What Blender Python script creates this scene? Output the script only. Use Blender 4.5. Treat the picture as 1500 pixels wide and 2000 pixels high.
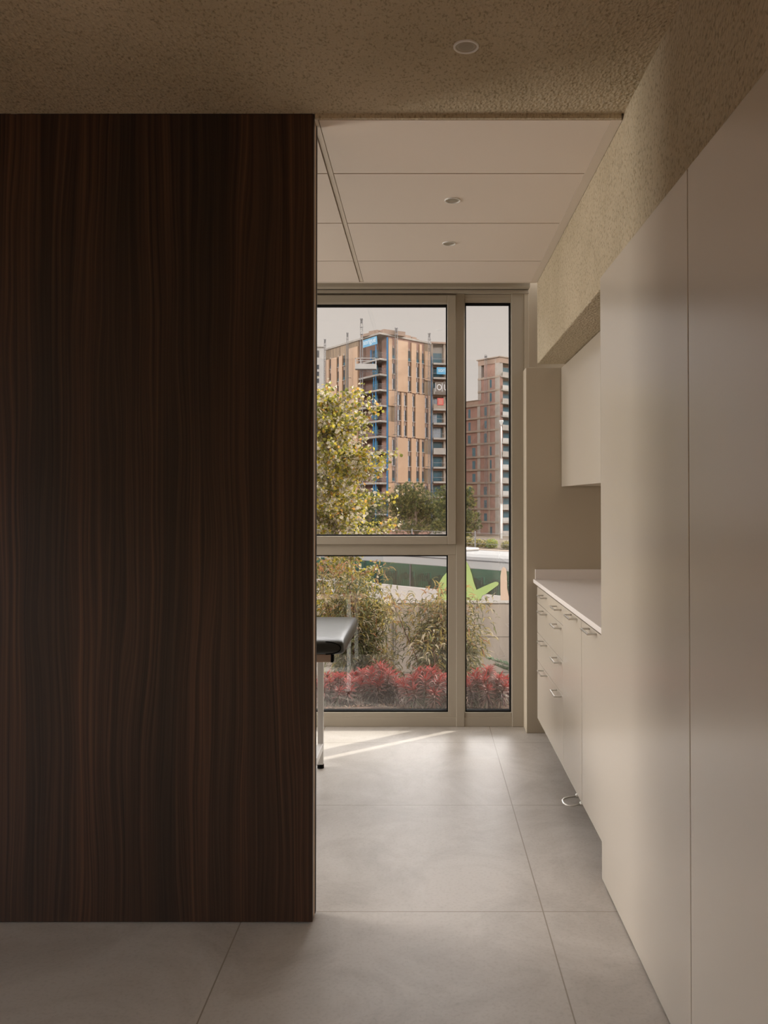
import bpy, math, random
from mathutils import Vector, Matrix
random.seed(7)
sc = bpy.context.scene
for o in list(bpy.data.objects):
    bpy.data.objects.remove(o)
COL = sc.collection

# ------------------------------------------------------------------ camera
H = 1.385                     # eye height
F = 1673.0                    # focal length in pixels of the 1500x2000 frame
PITCH = math.radians(.86)
cd = bpy.data.cameras.new('camera')
cam = bpy.data.objects.new('camera', cd)
COL.objects.link(cam)
cam.location = (0, 0, H)
cam.rotation_euler = (math.pi/2 + PITCH, 0, 0)
cd.sensor_width = 36
cd.lens = F/2000*36
cd.shift_x = -77/2000
cd.shift_y = -50.1/2000
cd.clip_start = .02
cd.clip_end = 2000
sc.camera = cam

# ------------------------------------------------------------------ light
sc.view_settings.view_transform = 'Standard'
sc.view_settings.look = 'None'
sc.view_settings.gamma = 1
sc.view_settings.use_curve_mapping = False
sc.view_settings.exposure = 0.25
sc.cycles.max_bounces = 14
sc.cycles.diffuse_bounces = 9
sc.cycles.glossy_bounces = 4
sc.cycles.transparent_max_bounces = 16
sc.cycles.caustics_reflective = False
sc.cycles.caustics_refractive = False
sc.cycles.use_denoising = True
sc.cycles.sample_clamp_indirect = 4

SUN_AZ = Vector((1.28, 1.0)).normalized()
SUN_EL = math.radians(29)
SUN = Vector((SUN_AZ.x*math.cos(SUN_EL), SUN_AZ.y*math.cos(SUN_EL), math.sin(SUN_EL)))
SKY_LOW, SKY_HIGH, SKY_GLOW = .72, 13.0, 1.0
SUN_E = 5.5
REAR_W = 40.0                 # added warm fill lamp outside a made-up opening, left of the camera
EXAM_W = 75.0                 # added fill lamp outside a made-up side opening of the exam room

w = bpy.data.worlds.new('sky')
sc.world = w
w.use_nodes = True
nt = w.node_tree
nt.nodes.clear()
def wn(t, **k):
    n = nt.nodes.new(t)
    for a, b in k.items():
        setattr(n, a, b)
    return n
tc = wn('ShaderNodeTexCoord')
sep = wn('ShaderNodeSeparateXYZ')
nt.links.new(tc.outputs['Generated'], sep.inputs[0])
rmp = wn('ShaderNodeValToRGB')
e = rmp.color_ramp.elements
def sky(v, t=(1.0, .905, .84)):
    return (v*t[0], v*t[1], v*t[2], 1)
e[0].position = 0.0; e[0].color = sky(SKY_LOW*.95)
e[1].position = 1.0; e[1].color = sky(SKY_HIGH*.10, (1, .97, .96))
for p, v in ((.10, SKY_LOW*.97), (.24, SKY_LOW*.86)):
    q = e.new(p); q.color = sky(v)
for p, v in ((.275, SKY_HIGH), (.38, SKY_HIGH*.8), (.47, SKY_HIGH*.17)):  # bright band above the visible sky, added to light the room
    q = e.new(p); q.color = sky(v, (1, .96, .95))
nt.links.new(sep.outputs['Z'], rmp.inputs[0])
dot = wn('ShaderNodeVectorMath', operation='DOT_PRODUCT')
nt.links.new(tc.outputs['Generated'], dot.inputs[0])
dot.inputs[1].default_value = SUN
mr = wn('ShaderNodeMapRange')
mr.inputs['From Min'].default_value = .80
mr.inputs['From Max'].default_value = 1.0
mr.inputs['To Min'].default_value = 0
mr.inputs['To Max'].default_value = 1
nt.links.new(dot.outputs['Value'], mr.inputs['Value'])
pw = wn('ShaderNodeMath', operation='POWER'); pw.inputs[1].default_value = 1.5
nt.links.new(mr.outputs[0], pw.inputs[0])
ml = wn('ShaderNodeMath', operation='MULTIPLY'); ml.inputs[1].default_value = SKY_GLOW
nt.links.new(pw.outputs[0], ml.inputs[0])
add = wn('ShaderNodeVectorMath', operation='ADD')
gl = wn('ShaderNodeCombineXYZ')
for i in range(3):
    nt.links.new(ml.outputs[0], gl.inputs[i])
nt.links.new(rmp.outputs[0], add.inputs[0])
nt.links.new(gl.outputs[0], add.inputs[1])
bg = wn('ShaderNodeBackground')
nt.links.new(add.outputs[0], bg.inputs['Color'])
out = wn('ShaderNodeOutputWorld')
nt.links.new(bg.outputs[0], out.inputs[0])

sl = bpy.data.lights.new('sun', 'SUN')
sl.energy = SUN_E
sl.angle = math.radians(.8)
sl.color = (1, .93, .82)
so = bpy.data.objects.new('sun', sl)
so.rotation_euler = (-SUN).to_track_quat('-Z', 'Y').to_euler()
so.location = (20, 20, 20)
COL.objects.link(so)

def area(name, loc, target, sx, sy, energy, color, spread=180):
    l = bpy.data.lights.new(name, 'AREA')
    l.shape = 'RECTANGLE'; l.size = sx; l.size_y = sy
    l.energy = energy; l.color = color; l.spread = math.radians(spread)
    o = bpy.data.objects.new(name, l)
    o.location = loc
    o.rotation_euler = (Vector(target)-Vector(loc)).to_track_quat('-Z', 'Y').to_euler()
    COL.objects.link(o)
area('fill_lamp_rear', (-4.6, -.5, 2.6), (-1.7, -1.3, 0), 1.4, 1.0, REAR_W, (1, .58, .29), 50)  # added lamp, aimed at unseen floor so warm light bounces to the ceiling
area('fill_lamp_exam_room', (-3.9, 4.3, 1.6), (0, 4.0, 1.5), 1.4, 1.8, EXAM_W, (1, .93, .84))  # added lamp, out of view, brightens the room from the left

# ------------------------------------------------------------------ materials
M = {}
def mat(name, col, rough=.6, spec=.5, metal=0, var=0, vscale=6, bump=0, bscale=40, trans=0, stretch=(1, 1, 1), coords='Object'):
    m = bpy.data.materials.new(name)
    m.use_nodes = True
    t = m.node_tree
    b = t.nodes['Principled BSDF']
    b.inputs['Base Color'].default_value = (*col, 1)
    b.inputs['Roughness'].default_value = rough
    b.inputs['Specular IOR Level'].default_value = spec
    b.inputs['Metallic'].default_value = metal
    if var or bump:
        c = t.nodes.new('ShaderNodeTexCoord')
        mp = t.nodes.new('ShaderNodeMapping')
        mp.inputs['Scale'].default_value = stretch
        t.links.new(c.outputs[coords], mp.inputs[0])
    if var:
        n = t.nodes.new('ShaderNodeTexNoise')
        n.inputs['Scale'].default_value = vscale
        n.inputs['Detail'].default_value = 6
        n.inputs['Roughness'].default_value = .65
        t.links.new(mp.outputs[0], n.inputs['Vector'])
        r = t.nodes.new('ShaderNodeValToRGB')
        r.color_ramp.elements[0].position = .3
        r.color_ramp.elements[1].position = .7
        r.color_ramp.elements[0].color = (*[max(0, x*(1-var)) for x in col], 1)
        r.color_ramp.elements[1].color = (*[min(1, x*(1+var)) for x in col], 1)
        t.links.new(n.outputs['Fac'], r.inputs[0])
        t.links.new(r.outputs[0], b.inputs['Base Color'])
    if bump:
        n2 = t.nodes.new('ShaderNodeTexNoise')
        n2.inputs['Scale'].default_value = bscale
        n2.inputs['Detail'].default_value = 3
        t.links.new(mp.outputs[0], n2.inputs['Vector'])
        bp = t.nodes.new('ShaderNodeBump')
        bp.inputs['Strength'].default_value = bump
        bp.inputs['Distance'].default_value = .01
        t.links.new(n2.outputs['Fac'], bp.inputs['Height'])
        t.links.new(bp.outputs[0], b.inputs['Normal'])
    if trans:
        tr = t.nodes.new('ShaderNodeBsdfTranslucent')
        tr.inputs[0].default_value = (*[min(1, x*1.25) for x in col], 1)
        mx = t.nodes.new('ShaderNodeMixShader')
        mx.inputs[0].default_value = trans
        o = t.nodes['Material Output']
        t.links.new(b.outputs[0], mx.inputs[1])
        t.links.new(tr.outputs[0], mx.inputs[2])
        t.links.new(mx.outputs[0], o.inputs[0])
    M[name] = m
    return m

def glass(name, tint, ior=1.6, rough=0.0):
    m = bpy.data.materials.new(name)
    m.use_nodes = True
    t = m.node_tree
    t.nodes.clear()
    o = t.nodes.new('ShaderNodeOutputMaterial')
    tr = t.nodes.new('ShaderNodeBsdfTransparent'); tr.inputs[0].default_value = (*tint, 1)
    g = t.nodes.new('ShaderNodeBsdfGlossy'); g.inputs['Roughness'].default_value = rough
    # Schlick reflectance, the same from both sides of the sheet
    r0 = ((ior-1)/(ior+1))**2
    f = t.nodes.new('ShaderNodeLayerWeight'); f.inputs[0].default_value = .5
    p5 = t.nodes.new('ShaderNodeMath'); p5.operation = 'POWER'; p5.inputs[1].default_value = 5
    t.links.new(f.outputs['Facing'], p5.inputs[0])
    ma = t.nodes.new('ShaderNodeMath'); ma.operation = 'MULTIPLY_ADD'; ma.inputs[1].default_value = 1-r0; ma.inputs[2].default_value = r0
    t.links.new(p5.outputs[0], ma.inputs[0])
    mx = t.nodes.new('ShaderNodeMixShader')
    t.links.new(ma.outputs[0], mx.inputs[0])
    t.links.new(tr.outputs[0], mx.inputs[1])
    t.links.new(g.outputs[0], mx.inputs[2])
    t.links.new(mx.outputs[0], o.inputs[0])
    M[name] = m

mat('white_paint', (.76, .69, .62), .7, .3)
mat('ceiling_panel', (.78, .70, .63), .75, .2)
mat('tbar', (.72, .65, .57), .6, .3)
mat('frame_beige', (.41, .365, .295), .45, .4)
mat('wall_beige', (.47, .41, .32), .75, .2)
mat('cabinet', (.53, .475, .405), .25, 1.0)
mat('worktop', (.74, .69, .66), .45, .4)
mat('steel', (.62, .61, .58), .32, .5, 1)
mat('black_rubber', (.010, .010, .010), .9, .06)
mat('vinyl', (.035, .037, .033), .38, .5, bump=.08, bscale=25)
mat('white_metal', (.80, .79, .77), .35, .5)
mat('beam_beige', (.56, .42, .33), .5, .4)
mat('lamp_inner', (.42, .38, .31), .5, .3)
mat('lamp_lens', (.36, .325, .26), .5, .3)
mat('edge_tan', (.56, .42, .30), .55, .3)
mat('edge_dark', (.035, .022, .016), .5, .3)
glass('window_glass', (.98, .985, .98), 2.2)
glass('bus_glass', (.26, .60, .50), 1.9)

def plaster():
    m = mat('plaster', (.44, .375, .275), .9, .15)
    t = m.node_tree; b = t.nodes['Principled BSDF']
    c = t.nodes.new('ShaderNodeTexCoord')
    n = t.nodes.new('ShaderNodeTexNoise'); n.inputs['Scale'].default_value = 110; n.inputs['Detail'].default_value = 4
    v = t.nodes.new('ShaderNodeTexVoronoi'); v.inputs['Scale'].default_value = 95
    mp = t.nodes.new('ShaderNodeMapping'); mp.inputs['Scale'].default_value = (1, .6, .6)
    t.links.new(c.outputs['Object'], mp.inputs[0])
    t.links.new(mp.outputs[0], n.inputs['Vector']); t.links.new(mp.outputs[0], v.inputs['Vector'])
    ad = t.nodes.new('ShaderNodeMath'); ad.operation = 'ADD'
    t.links.new(n.outputs['Fac'], ad.inputs[0]); t.links.new(v.outputs['Distance'], ad.inputs[1])
    bp = t.nodes.new('ShaderNodeBump'); bp.inputs['Strength'].default_value = .7; bp.inputs['Distance'].default_value = .006
    t.links.new(ad.outputs[0], bp.inputs['Height']); t.links.new(bp.outputs[0], b.inputs['Normal'])
    n2 = t.nodes.new('ShaderNodeTexNoise'); n2.inputs['Scale'].default_value = 2.2; n2.inputs['Detail'].default_value = 5
    t.links.new(c.outputs['Object'], n2.inputs['Vector'])
    r = t.nodes.new('ShaderNodeValToRGB')
    r.color_ramp.elements[0].position = .35; r.color_ramp.elements[1].position = .68
    r.color_ramp.elements[0].color = (.47, .40, .285, 1); r.color_ramp.elements[1].color = (.56, .48, .355, 1)
    t.links.new(n2.outputs['Fac'], r.inputs[0])
    n3 = t.nodes.new('ShaderNodeTexNoise'); n3.inputs['Scale'].default_value = 150; n3.inputs['Detail'].default_value = 2
    t.links.new(mp.outputs[0], n3.inputs['Vector'])
    r3 = t.nodes.new('ShaderNodeValToRGB')
    r3.color_ramp.elements[0].position = .32; r3.color_ramp.elements[1].position = .46
    r3.color_ramp.elements[0].color = (.66, .64, .60, 1); r3.color_ramp.elements[1].color = (1, 1, 1, 1)
    t.links.new(n3.outputs['Fac'], r3.inputs[0])
    mx = t.nodes.new('ShaderNodeMix'); mx.data_type = 'RGBA'; mx.blend_type = 'MULTIPLY'; mx.inputs[0].default_value = 1
    t.links.new(r.outputs[0], mx.inputs[6]); t.links.new(r3.outputs[0], mx.inputs[7])
    t.links.new(mx.outputs[2], b.inputs['Base Color'])
plaster()

def floor_mat():
    m = mat('floor_tile', (.47, .43, .39), .42, .45)
    t = m.node_tree; b = t.nodes['Principled BSDF']
    c = t.nodes.new('ShaderNodeTexCoord')
    s = t.nodes.new('ShaderNodeSeparateXYZ'); t.links.new(c.outputs['Object'], s.inputs[0])
    def line(sock, off):
        a = t.nodes.new('ShaderNodeMath'); a.operation = 'SUBTRACT'; a.inputs[1].default_value = off
        t.links.new(sock, a.inputs[0])
        p = t.nodes.new('ShaderNodeMath'); p.operation = 'PINGPONG'; p.inputs[1].default_value = .5
        t.links.new(a.outputs[0], p.inputs[0])
        l = t.nodes.new('ShaderNodeMath'); l.operation = 'LESS_THAN'; l.inputs[1].default_value = .0022
        t.links.new(p.outputs[0], l.inputs[0])
        return l.outputs[0]
    lx = line(s.outputs['X'], .402); ly = line(s.outputs['Y'], .898)
    mxm = t.nodes.new('ShaderNodeMath'); mxm.operation = 'MAXIMUM'
    t.links.new(lx, mxm.inputs[0]); t.links.new(ly, mxm.inputs[1])
    n = t.nodes.new('ShaderNodeTexNoise'); n.inputs['Scale'].default_value = 2.6; n.inputs['Detail'].default_value = 9; n.inputs['Roughness'].default_value = .68
    n.inputs['Distortion'].default_value = .6
    t.links.new(c.outputs['Object'], n.inputs['Vector'])
    r = t.nodes.new('ShaderNodeValToRGB')
    r.color_ramp.elements[0].position = .34; r.color_ramp.elements[1].position = .58
    r.color_ramp.elements[0].color = (.41, .375, .335, 1); r.color_ramp.elements[1].color = (.54, .505, .465, 1)
    t.links.new(n.outputs['Fac'], r.inputs[0])
    n4 = t.nodes.new('ShaderNodeTexNoise'); n4.inputs['Scale'].default_value = 90; n4.inputs['Detail'].default_value = 3
    t.links.new(c.outputs['Object'], n4.inputs['Vector'])
    r4 = t.nodes.new('ShaderNodeValToRGB')
    r4.color_ramp.elements[0].position = .25; r4.color_ramp.elements[1].position = .5
    r4.color_ramp.elements[0].color = (.88, .87, .86, 1); r4.color_ramp.elements[1].color = (1, 1, 1, 1)
    t.links.new(n4.outputs['Fac'], r4.inputs[0])
    mm = t.nodes.new('ShaderNodeMix'); mm.data_type = 'RGBA'; mm.blend_type = 'MULTIPLY'; mm.inputs[0].default_value = 1
    t.links.new(r.outputs[0], mm.inputs[6]); t.links.new(r4.outputs[0], mm.inputs[7])
    mx = t.nodes.new('ShaderNodeMix'); mx.data_type = 'RGBA'
    mx.inputs[7].default_value = (.27, .23, .18, 1)
    t.links.new(mxm.outputs[0], mx.inputs[0]); t.links.new(mm.outputs[2], mx.inputs[6])
    t.links.new(mx.outputs[2], b.inputs['Base Color'])
    rr = t.nodes.new('ShaderNodeMapRange'); rr.inputs['To Min'].default_value = .36; rr.inputs['To Max'].default_value = .5
    t.links.new(n.outputs['Fac'], rr.inputs['Value']); t.links.new(rr.outputs[0], b.inputs['Roughness'])
floor_mat()

def wood_mat():
    m = mat('walnut', (.05, .026, .016), .42, .4)
    t = m.node_tree; b = t.nodes['Principled BSDF']
    c = t.nodes.new('ShaderNodeTexCoord')
    # slow wander makes the vertical grain swell and meet in cathedral shapes
    wn1 = t.nodes.new('ShaderNodeTexNoise'); wn1.inputs['Scale'].default_value = 1.0; wn1.inputs['Detail'].default_value = 2
    mp0 = t.nodes.new('ShaderNodeMapping'); mp0.inputs['Scale'].default_value = (5.0, 1, .7)
    t.links.new(c.outputs['Object'], mp0.inputs[0]); t.links.new(mp0.outputs[0], wn1.inputs['Vector'])
    s = t.nodes.new('ShaderNodeSeparateXYZ'); t.links.new(c.outputs['Object'], s.inputs[0])
    a = t.nodes.new('ShaderNodeMath'); a.operation = 'MULTIPLY_ADD'; a.inputs[1].default_value = .13
    t.links.new(wn1.outputs['Fac'], a.inputs[0]); t.links.new(s.outputs['X'], a.inputs[2])
    cm = t.nodes.new('ShaderNodeCombineXYZ')
    t.links.new(a.outputs[0], cm.inputs[0]); t.links.new(s.outputs['Z'], cm.inputs[2])
    mp = t.nodes.new('ShaderNodeMapping'); mp.inputs['Scale'].default_value = (95, 1, .55)
    t.links.new(cm.outputs[0], mp.inputs[0])
    n = t.nodes.new('ShaderNodeTexNoise'); n.inputs['Scale'].default_value = 1; n.inputs['Detail'].default_value = 5; n.inputs['Roughness'].default_value = .6
    t.links.new(mp.outputs[0], n.inputs['Vector'])
    r = t.nodes.new('ShaderNodeValToRGB')
    el = r.color_ramp.elements
    el[0].position = .33; el[0].color = (.012, .007, .0045, 1)
    el[1].position = .70; el[1].color = (.092, .049, .030, 1)
    q = el.new(.47); q.color = (.036, .0195, .0125, 1)
    q = el.new(.58); q.color = (.058, .031, .020, 1)
    t.links.new(n.outputs['Fac'], r.inputs[0])
    mp2 = t.nodes.new('ShaderNodeMapping'); mp2.inputs['Scale'].default_value = (7, 1, .25)
    t.links.new(cm.outputs[0], mp2.inputs[0])
    n2 = t.nodes.new('ShaderNodeTexNoise'); n2.inputs['Scale'].default_value = 1; n2.inputs['Detail'].default_value = 2
    t.links.new(mp2.outputs[0], n2.inputs['Vector'])
    r2 = t.nodes.new('ShaderNodeValToRGB')
    r2.color_ramp.elements[0].position = .35; r2.color_ramp.elements[1].position = .65
    r2.color_ramp.elements[0].color = (.55, .60, .62, 1); r2.color_ramp.elements[1].color = (1.25, 1.12, 1.0, 1)
    t.links.new(n2.outputs['Fac'], r2.inputs[0])
    mx = t.nodes.new('ShaderNodeMix'); mx.data_type = 'RGBA'; mx.blend_type = 'MULTIPLY'; mx.inputs[0].default_value = 1
    t.links.new(r.outputs[0], mx.inputs[6]); t.links.new(r2.outputs[0], mx.inputs[7])
    t.links.new(mx.outputs[2], b.inputs['Base Color'])
    bp = t.nodes.new('ShaderNodeBump'); bp.inputs['Strength'].default_value = .12; bp.inputs['Distance'].default_value = .002
    t.links.new(n.outputs['Fac'], bp.inputs['Height']); t.links.new(bp.outputs[0], b.inputs['Normal'])
wood_mat()

# outdoor materials
mat('concrete', (.43, .375, .325), .85, .2, var=.16, vscale=1.2, bump=.2, bscale=60, stretch=(3.5, 1, .5))
mat('concrete_cap', (.15, .135, .118), .85, .2, var=.15, vscale=5)
mat('soil', (.085, .055, .042), .95, .1, var=.4, vscale=9, bump=.8, bscale=30)
mat('chip_red', (.23, .12, .085), .85, .2)
mat('chip_tan', (.30, .20, .14), .85, .2)
mat('chip_dark', (.10, .06, .045), .9, .2)
mat('asphalt', (.10, .098, .095), .9, .2, var=.15, vscale=3)
mat('dry_ground', (.11, .085, .062), .95, .1, var=.35, vscale=.25)
mat('stone_white', (.33, .31, .29), .8, .2, var=.1, vscale=8)
mat('orange_panel', (.35, .222, .138), .55, .3, var=.06, vscale=.6, stretch=(1, 1, .2))
mat('brick', (.24, .145, .115), .9, .1, var=.22, vscale=.8)
mat('brick_red', (.235, .14, .115), .9, .1, var=.18, vscale=.7)
mat('slab_grey', (.27, .245, .22), .9, .1, var=.15, vscale=.7)
mat('slab_beige', (.25, .20, .16), .9, .1, var=.18, vscale=.6)
mat('parapet', (.25, .18, .14), .9, .1, var=.15, vscale=.5)
mat('insulation', (.20, .145, .10), .9, .1, var=.45, vscale=1.4, stretch=(1, 1, .08))
mat('batten', (.34, .30, .27), .8, .2)
mat('win_dark', (.035, .04, .045), .15, .5)
mat('win_teal', (.025, .085, .115), .2, .5, var=.35, vscale=.7)
mat('win_pale', (.27, .285, .31), .5, .4)
mat('net_blue', (.02, .13, .27), .7, .2)
mat('banner_blue', (.085, .26, .40), .7, .2)
mat('banner_white', (.55, .55, .55), .7, .2)
mat('banner_red', (.42, .09, .08), .7, .2)
mat('banner_dark', (.12, .10, .085), .7, .2)
mat('galv', (.17, .165, .165), .5, .4, .2)
mat('pale_render', (.33, .315, .295), .8, .2, var=.05, vscale=.3)
mat('lamp_pole', (.46, .45, .43), .5, .4)
mat('bus_white', (.25, .246, .24), .35, .5)
mat('bus_grey', (.36, .33, .305), .4, .5)
mat('bus_roof', (.16, .158, .155), .6, .3)
mat('bus_line', (.06, .06, .065), .5, .4)
mat('decal_green', (.24, .32, .10), .45, .4)
mat('decal_peach', (.40, .28, .20), .45, .4)
mat('seat_fabric', (.05, .10, .09), .8, .2)
mat('seat_stripe', (.42, .45, .40), .8, .2)
for n, c, tr in (('leaf_olive', (.27, .25, .05), .45), ('leaf_yellow', (.46, .37, .05), .5), ('leaf_pale', (.52, .46, .35), .3),
                 ('leaf_dark', (.13, .135, .03), .35), ('leaf_amber', (.48, .26, .06), .5), ('leaf_grey', (.36, .32, .23), .3),
                 ('nan_green', (.16, .165, .07), .35), ('nan_olive', (.31, .24, .075), .4), ('nan_dark', (.085, .09, .042), .3),
                 ('nan_rust', (.34, .17, .08), .4), ('nan_pale', (.48, .41, .29), .3),
                 ('red_top', (.36, .055, .048), .3), ('red_rose', (.30, .10, .09), .3), ('red_mauve', (.26, .165, .15), .15),
                 ('red_dusk', (.12, .06, .065), .2), ('red_pale', (.42, .34, .30), .15), ('red_green', (.17, .165, .125), .2),
                 ('pine_dark', (.026, .034, .012), .2), ('pine_mid', (.062, .080, .024), .3), ('pine_light', (.19, .18, .055), .35),
                 ('conifer', (.075, .16, .085), .3), ('conifer_pale', (.14, .23, .12), .3), ('blade', (.30, .36, .10), .4)):
    mat(n, c, .55, .3, trans=tr)
mat('bark', (.14, .10, .075), .9, .2, var=.3, vscale=20)
mat('bark_pale', (.30, .25, .20), .9, .2, var=.3, vscale=20)
mat('cane', (.16, .07, .05), .8, .2)

# ------------------------------------------------------------------ mesh helpers
class MB:
    def __init__(s):
        s.v = []; s.f = []; s.m = []; s.mats = []
    def mi(s, m):
        if m not in s.mats:
            s.mats.append(m)
        return s.mats.index(m)
    def face(s, pts, m):
        k = len(s.v)
        s.v += [tuple(p) for p in pts]
        s.f.append(tuple(range(k, k+len(pts))))
        s.m.append(s.mi(m))
    def hexa(s, p, m):
        """p: 8 points, bottom ring 0-3 then top ring 4-7"""
        k = len(s.v)
        s.v += [tuple(q) for q in p]
        i = s.mi(m)
        for f in ((3, 2, 1, 0), (4, 5, 6, 7), (0, 1, 5, 4), (1, 2, 6, 5), (2, 3, 7, 6), (3, 0, 4, 7)):
            s.f.append(tuple(k+a for a in f)); s.m.append(i)
    def box(s, x0, x1, y0, y1, z0, z1, m):
        x0, x1 = min(x0, x1), max(x0, x1); y0, y1 = min(y0, y1), max(y0, y1); z0, z1 = min(z0, z1), max(z0, z1)
        s.hexa([(x0, y0, z0), (x1, y0, z0), (x1, y1, z0), (x0, y1, z0), (x0, y0, z1), (x1, y0, z1), (x1, y1, z1), (x0, y1, z1)], m)
    def prism(s, poly, z0, z1, m, mtop=None):
        n = len(poly); k = len(s.v)
        s.v += [(p[0], p[1], z0) for p in poly]+[(p[0], p[1], z1) for p in poly]
        i = s.mi(m); j = s.mi(mtop or m)
        s.f.append(tuple(k+a for a in reversed(range(n)))); s.m.append(i)
        s.f.append(tuple(k+n+a for a in range(n))); s.m.append(j)
        for a in range(n):
            b = (a+1) % n
            s.f.append((k+a, k+b, k+n+b, k+n+a)); s.m.append(i)
    def tube(s, pts, r, m, n=6, cap=True):
        pts = [Vector(p) for p in pts]
        rs = r if isinstance(r, (list, tuple)) else [r]*len(pts)
        k = len(s.v); i = s.mi(m)
        for a, p in enumerate(pts):
            d = (pts[min(a+1, len(pts)-1)]-pts[max(a-1, 0)]).normalized()
            u = d.cross(Vector((0, 0, 1)) if abs(d.z) < .95 else Vector((1, 0, 0))).normalized()
            w_ = d.cross(u)
            for b in range(n):
                t = 2*math.pi*b/n
                s.v.append(tuple(p+(u*math.cos(t)+w_*math.sin(t))*rs[a]))
        for a in range(len(pts)-1):
            for b in range(n):
                c = (b+1) % n
                s.f.append((k+a*n+b, k+a*n+c, k+(a+1)*n+c, k+(a+1)*n+b)); s.m.append(i)
        if cap:
            s.f.append(tuple(k+b for b in reversed(range(n)))); s.m.append(i)
            s.f.append(tuple(k+(len(pts)-1)*n+b for b in range(n))); s.m.append(i)
    def lathe(s, prof, m, c=(0, 0, 0), n=32):
        """prof: (radius, z) list turned about z"""
        k = len(s.v); i = s.mi(m)
        for r, z in prof:
            for b in range(n):
                t = 2*math.pi*b/n
                s.v.append((c[0]+r*math.cos(t), c[1]+r*math.sin(t), c[2]+z))
        for a in range(len(prof)-1):
            for b in range(n):
                d = (b+1) % n
                s.f.append((k+a*n+b, k+a*n+d, k+(a+1)*n+d, k+(a+1)*n+b)); s.m.append(i)
    def leaf(s, p, d, up, L, W, m, bend=.25):
        d = d.normalized()
        side = d.cross(up)
        if side.length < 1e-4:
            side = d.cross(Vector((1, 0, 0)))
        side.normalize()
        nn = side.cross(d)
        a = p; b = p+d*L*.45+nn*L*bend*.35; c = p+d*L
        c = c-nn*L*bend*.15
        k = len(s.v); i = s.mi(m)
        s.v += [tuple(a), tuple(b+side*W/2-nn*W*.12), tuple(c), tuple(b-side*W/2-nn*W*.12), tuple(b+nn*W*.10)]
        for f in ((0, 1, 4), (1, 2, 4), (2, 3, 4), (3, 0, 4)):
            s.f.append(tuple(k+q for q in f)); s.m.append(i)
    def blade(s, p, d, up, L, W, m, bend=.25, fat=.5):
        """leaf with an eight-point outline, folded along its midrib and arched; fat = where it is widest"""
        d = d.normalized()
        side = d.cross(up)
        if side.length < 1e-4:
            side = d.cross(Vector((1, 0, 0)))
        side.normalize()
        nn = side.cross(d)
        def q(t, w_):
            arch = nn*L*bend*(t*(1-t)*1.6-.35*t*t)
            return p+d*L*t+arch+side*W*.5*w_+nn*abs(w_)*W*.16
        k = len(s.v); i = s.mi(m)
        t1, t2, t3 = fat*.42, fat, fat+(1-fat)*.55
        for t, w_ in ((0, 0), (t1, .68), (t2, 1), (t3, .66), (1, 0), (t3, -.66), (t2, -1), (t1, -.68), (t2, 0)):
            s.v.append(tuple(q(t, w_)))
        for f in ((0, 1, 2, 8), (8, 2, 3, 4), (8, 4, 5, 6), (0, 8, 6, 7)):
            s.f.append(tuple(k+a for a in f)); s.m.append(i)
    def build(s, name, parent=None, smooth=False, bevel=0, seg=2):
        me = bpy.data.meshes.new(name)
        me.from_pydata(s.v, [], s.f)
        for m in s.mats:
            me.materials.append(M[m])
        me.polygons.foreach_set('material_index', s.m)
        if smooth:
            me.polygons.foreach_set('use_smooth', [True]*len(s.f))
        me.update()
        o = bpy.data.objects.new(name, me)
        COL.objects.link(o)
        if parent:
            o.parent = parent
            o.matrix_parent_inverse = Matrix.Translation(parent_loc(parent)).inverted()
        if bevel:
            b = o.modifiers.new('bevel', 'BEVEL')
            b.width = bevel; b.segments = seg; b.limit_method = 'ANGLE'; b.angle_limit = math.radians(40)
        return o
def parent_loc(p):
    return p.location if p.parent is None else Vector((0, 0, 0))
def tag(o, label=None, cat=None, group=None, kind=None):
    if label: o['label'] = label
    if cat: o['category'] = cat
    if group: o['group'] = group
    if kind: o['kind'] = kind
    return o
def thing(name, loc, label, cat, group=None, kind=None):
    o = bpy.data.objects.new(name, None)
    o.empty_display_size = .1
    o.location = loc
    COL.objects.link(o)
    return tag(o, label, cat, group, kind)
def copy_thing(o, delta, label, parent=None):
    c = o.copy(); COL.objects.link(c)
    if parent is None:
        c.location = o.location+Vector(delta)
        if label: c['label'] = label
    else:
        c.parent = parent
    for ch in list(o.children):
        copy_thing(ch, None, None, c)
    return c
def sbox(name, x0, x1, y0, y1, z0, z1, m, label, parent=None, bevel=0):
    b = MB(); b.box(x0, x1, y0, y1, z0, z1, m)
    o = b.build(name, parent, bevel=bevel)
    if parent is None:
        tag(o, label, 'room', kind='structure')
    return o

# ------------------------------------------------------------------ room shell
YW = 5.23                                   # inner face of the window wall
sbox('floor', -3.5, 1.3, -2.6, 5.33, -.1, 0, 'floor_tile', 'beige stone-look floor of large square tiles with thin joints')
sbox('ceiling_plaster', -3.5, .67, -2.6, 2.814, 2.66, 2.85, 'plaster', 'rough tan plaster ceiling above the near part of the room')
sbox('ceiling_bulkhead', .662, 1.3, -2.6, 4.97, 2.17, 2.85, 'plaster', 'rough plaster bulkhead running above the cabinets', bevel=.006)
sbox('ceiling_slab', -3.5, .655, 2.83, 5.6, 2.72, 2.85, 'wall_beige', 'slab over the white panel ceiling and the window head')
sbox('wall_right', 1.25, 1.4, -2.6, 5.4, 0, 2.2, 'wall_beige', 'beige wall behind the cabinets')
sbox('wall_rear', -3.5, 1.3, -2.75, -2.6, 0, 2.7, 'wall_beige', 'wall behind the viewer')
sbox('wall_near_right', .66, 1.25, -2.6, 1.055, 0, 2.17, 'cabinet', 'near continuation of the cream cabinet wall')
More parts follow.
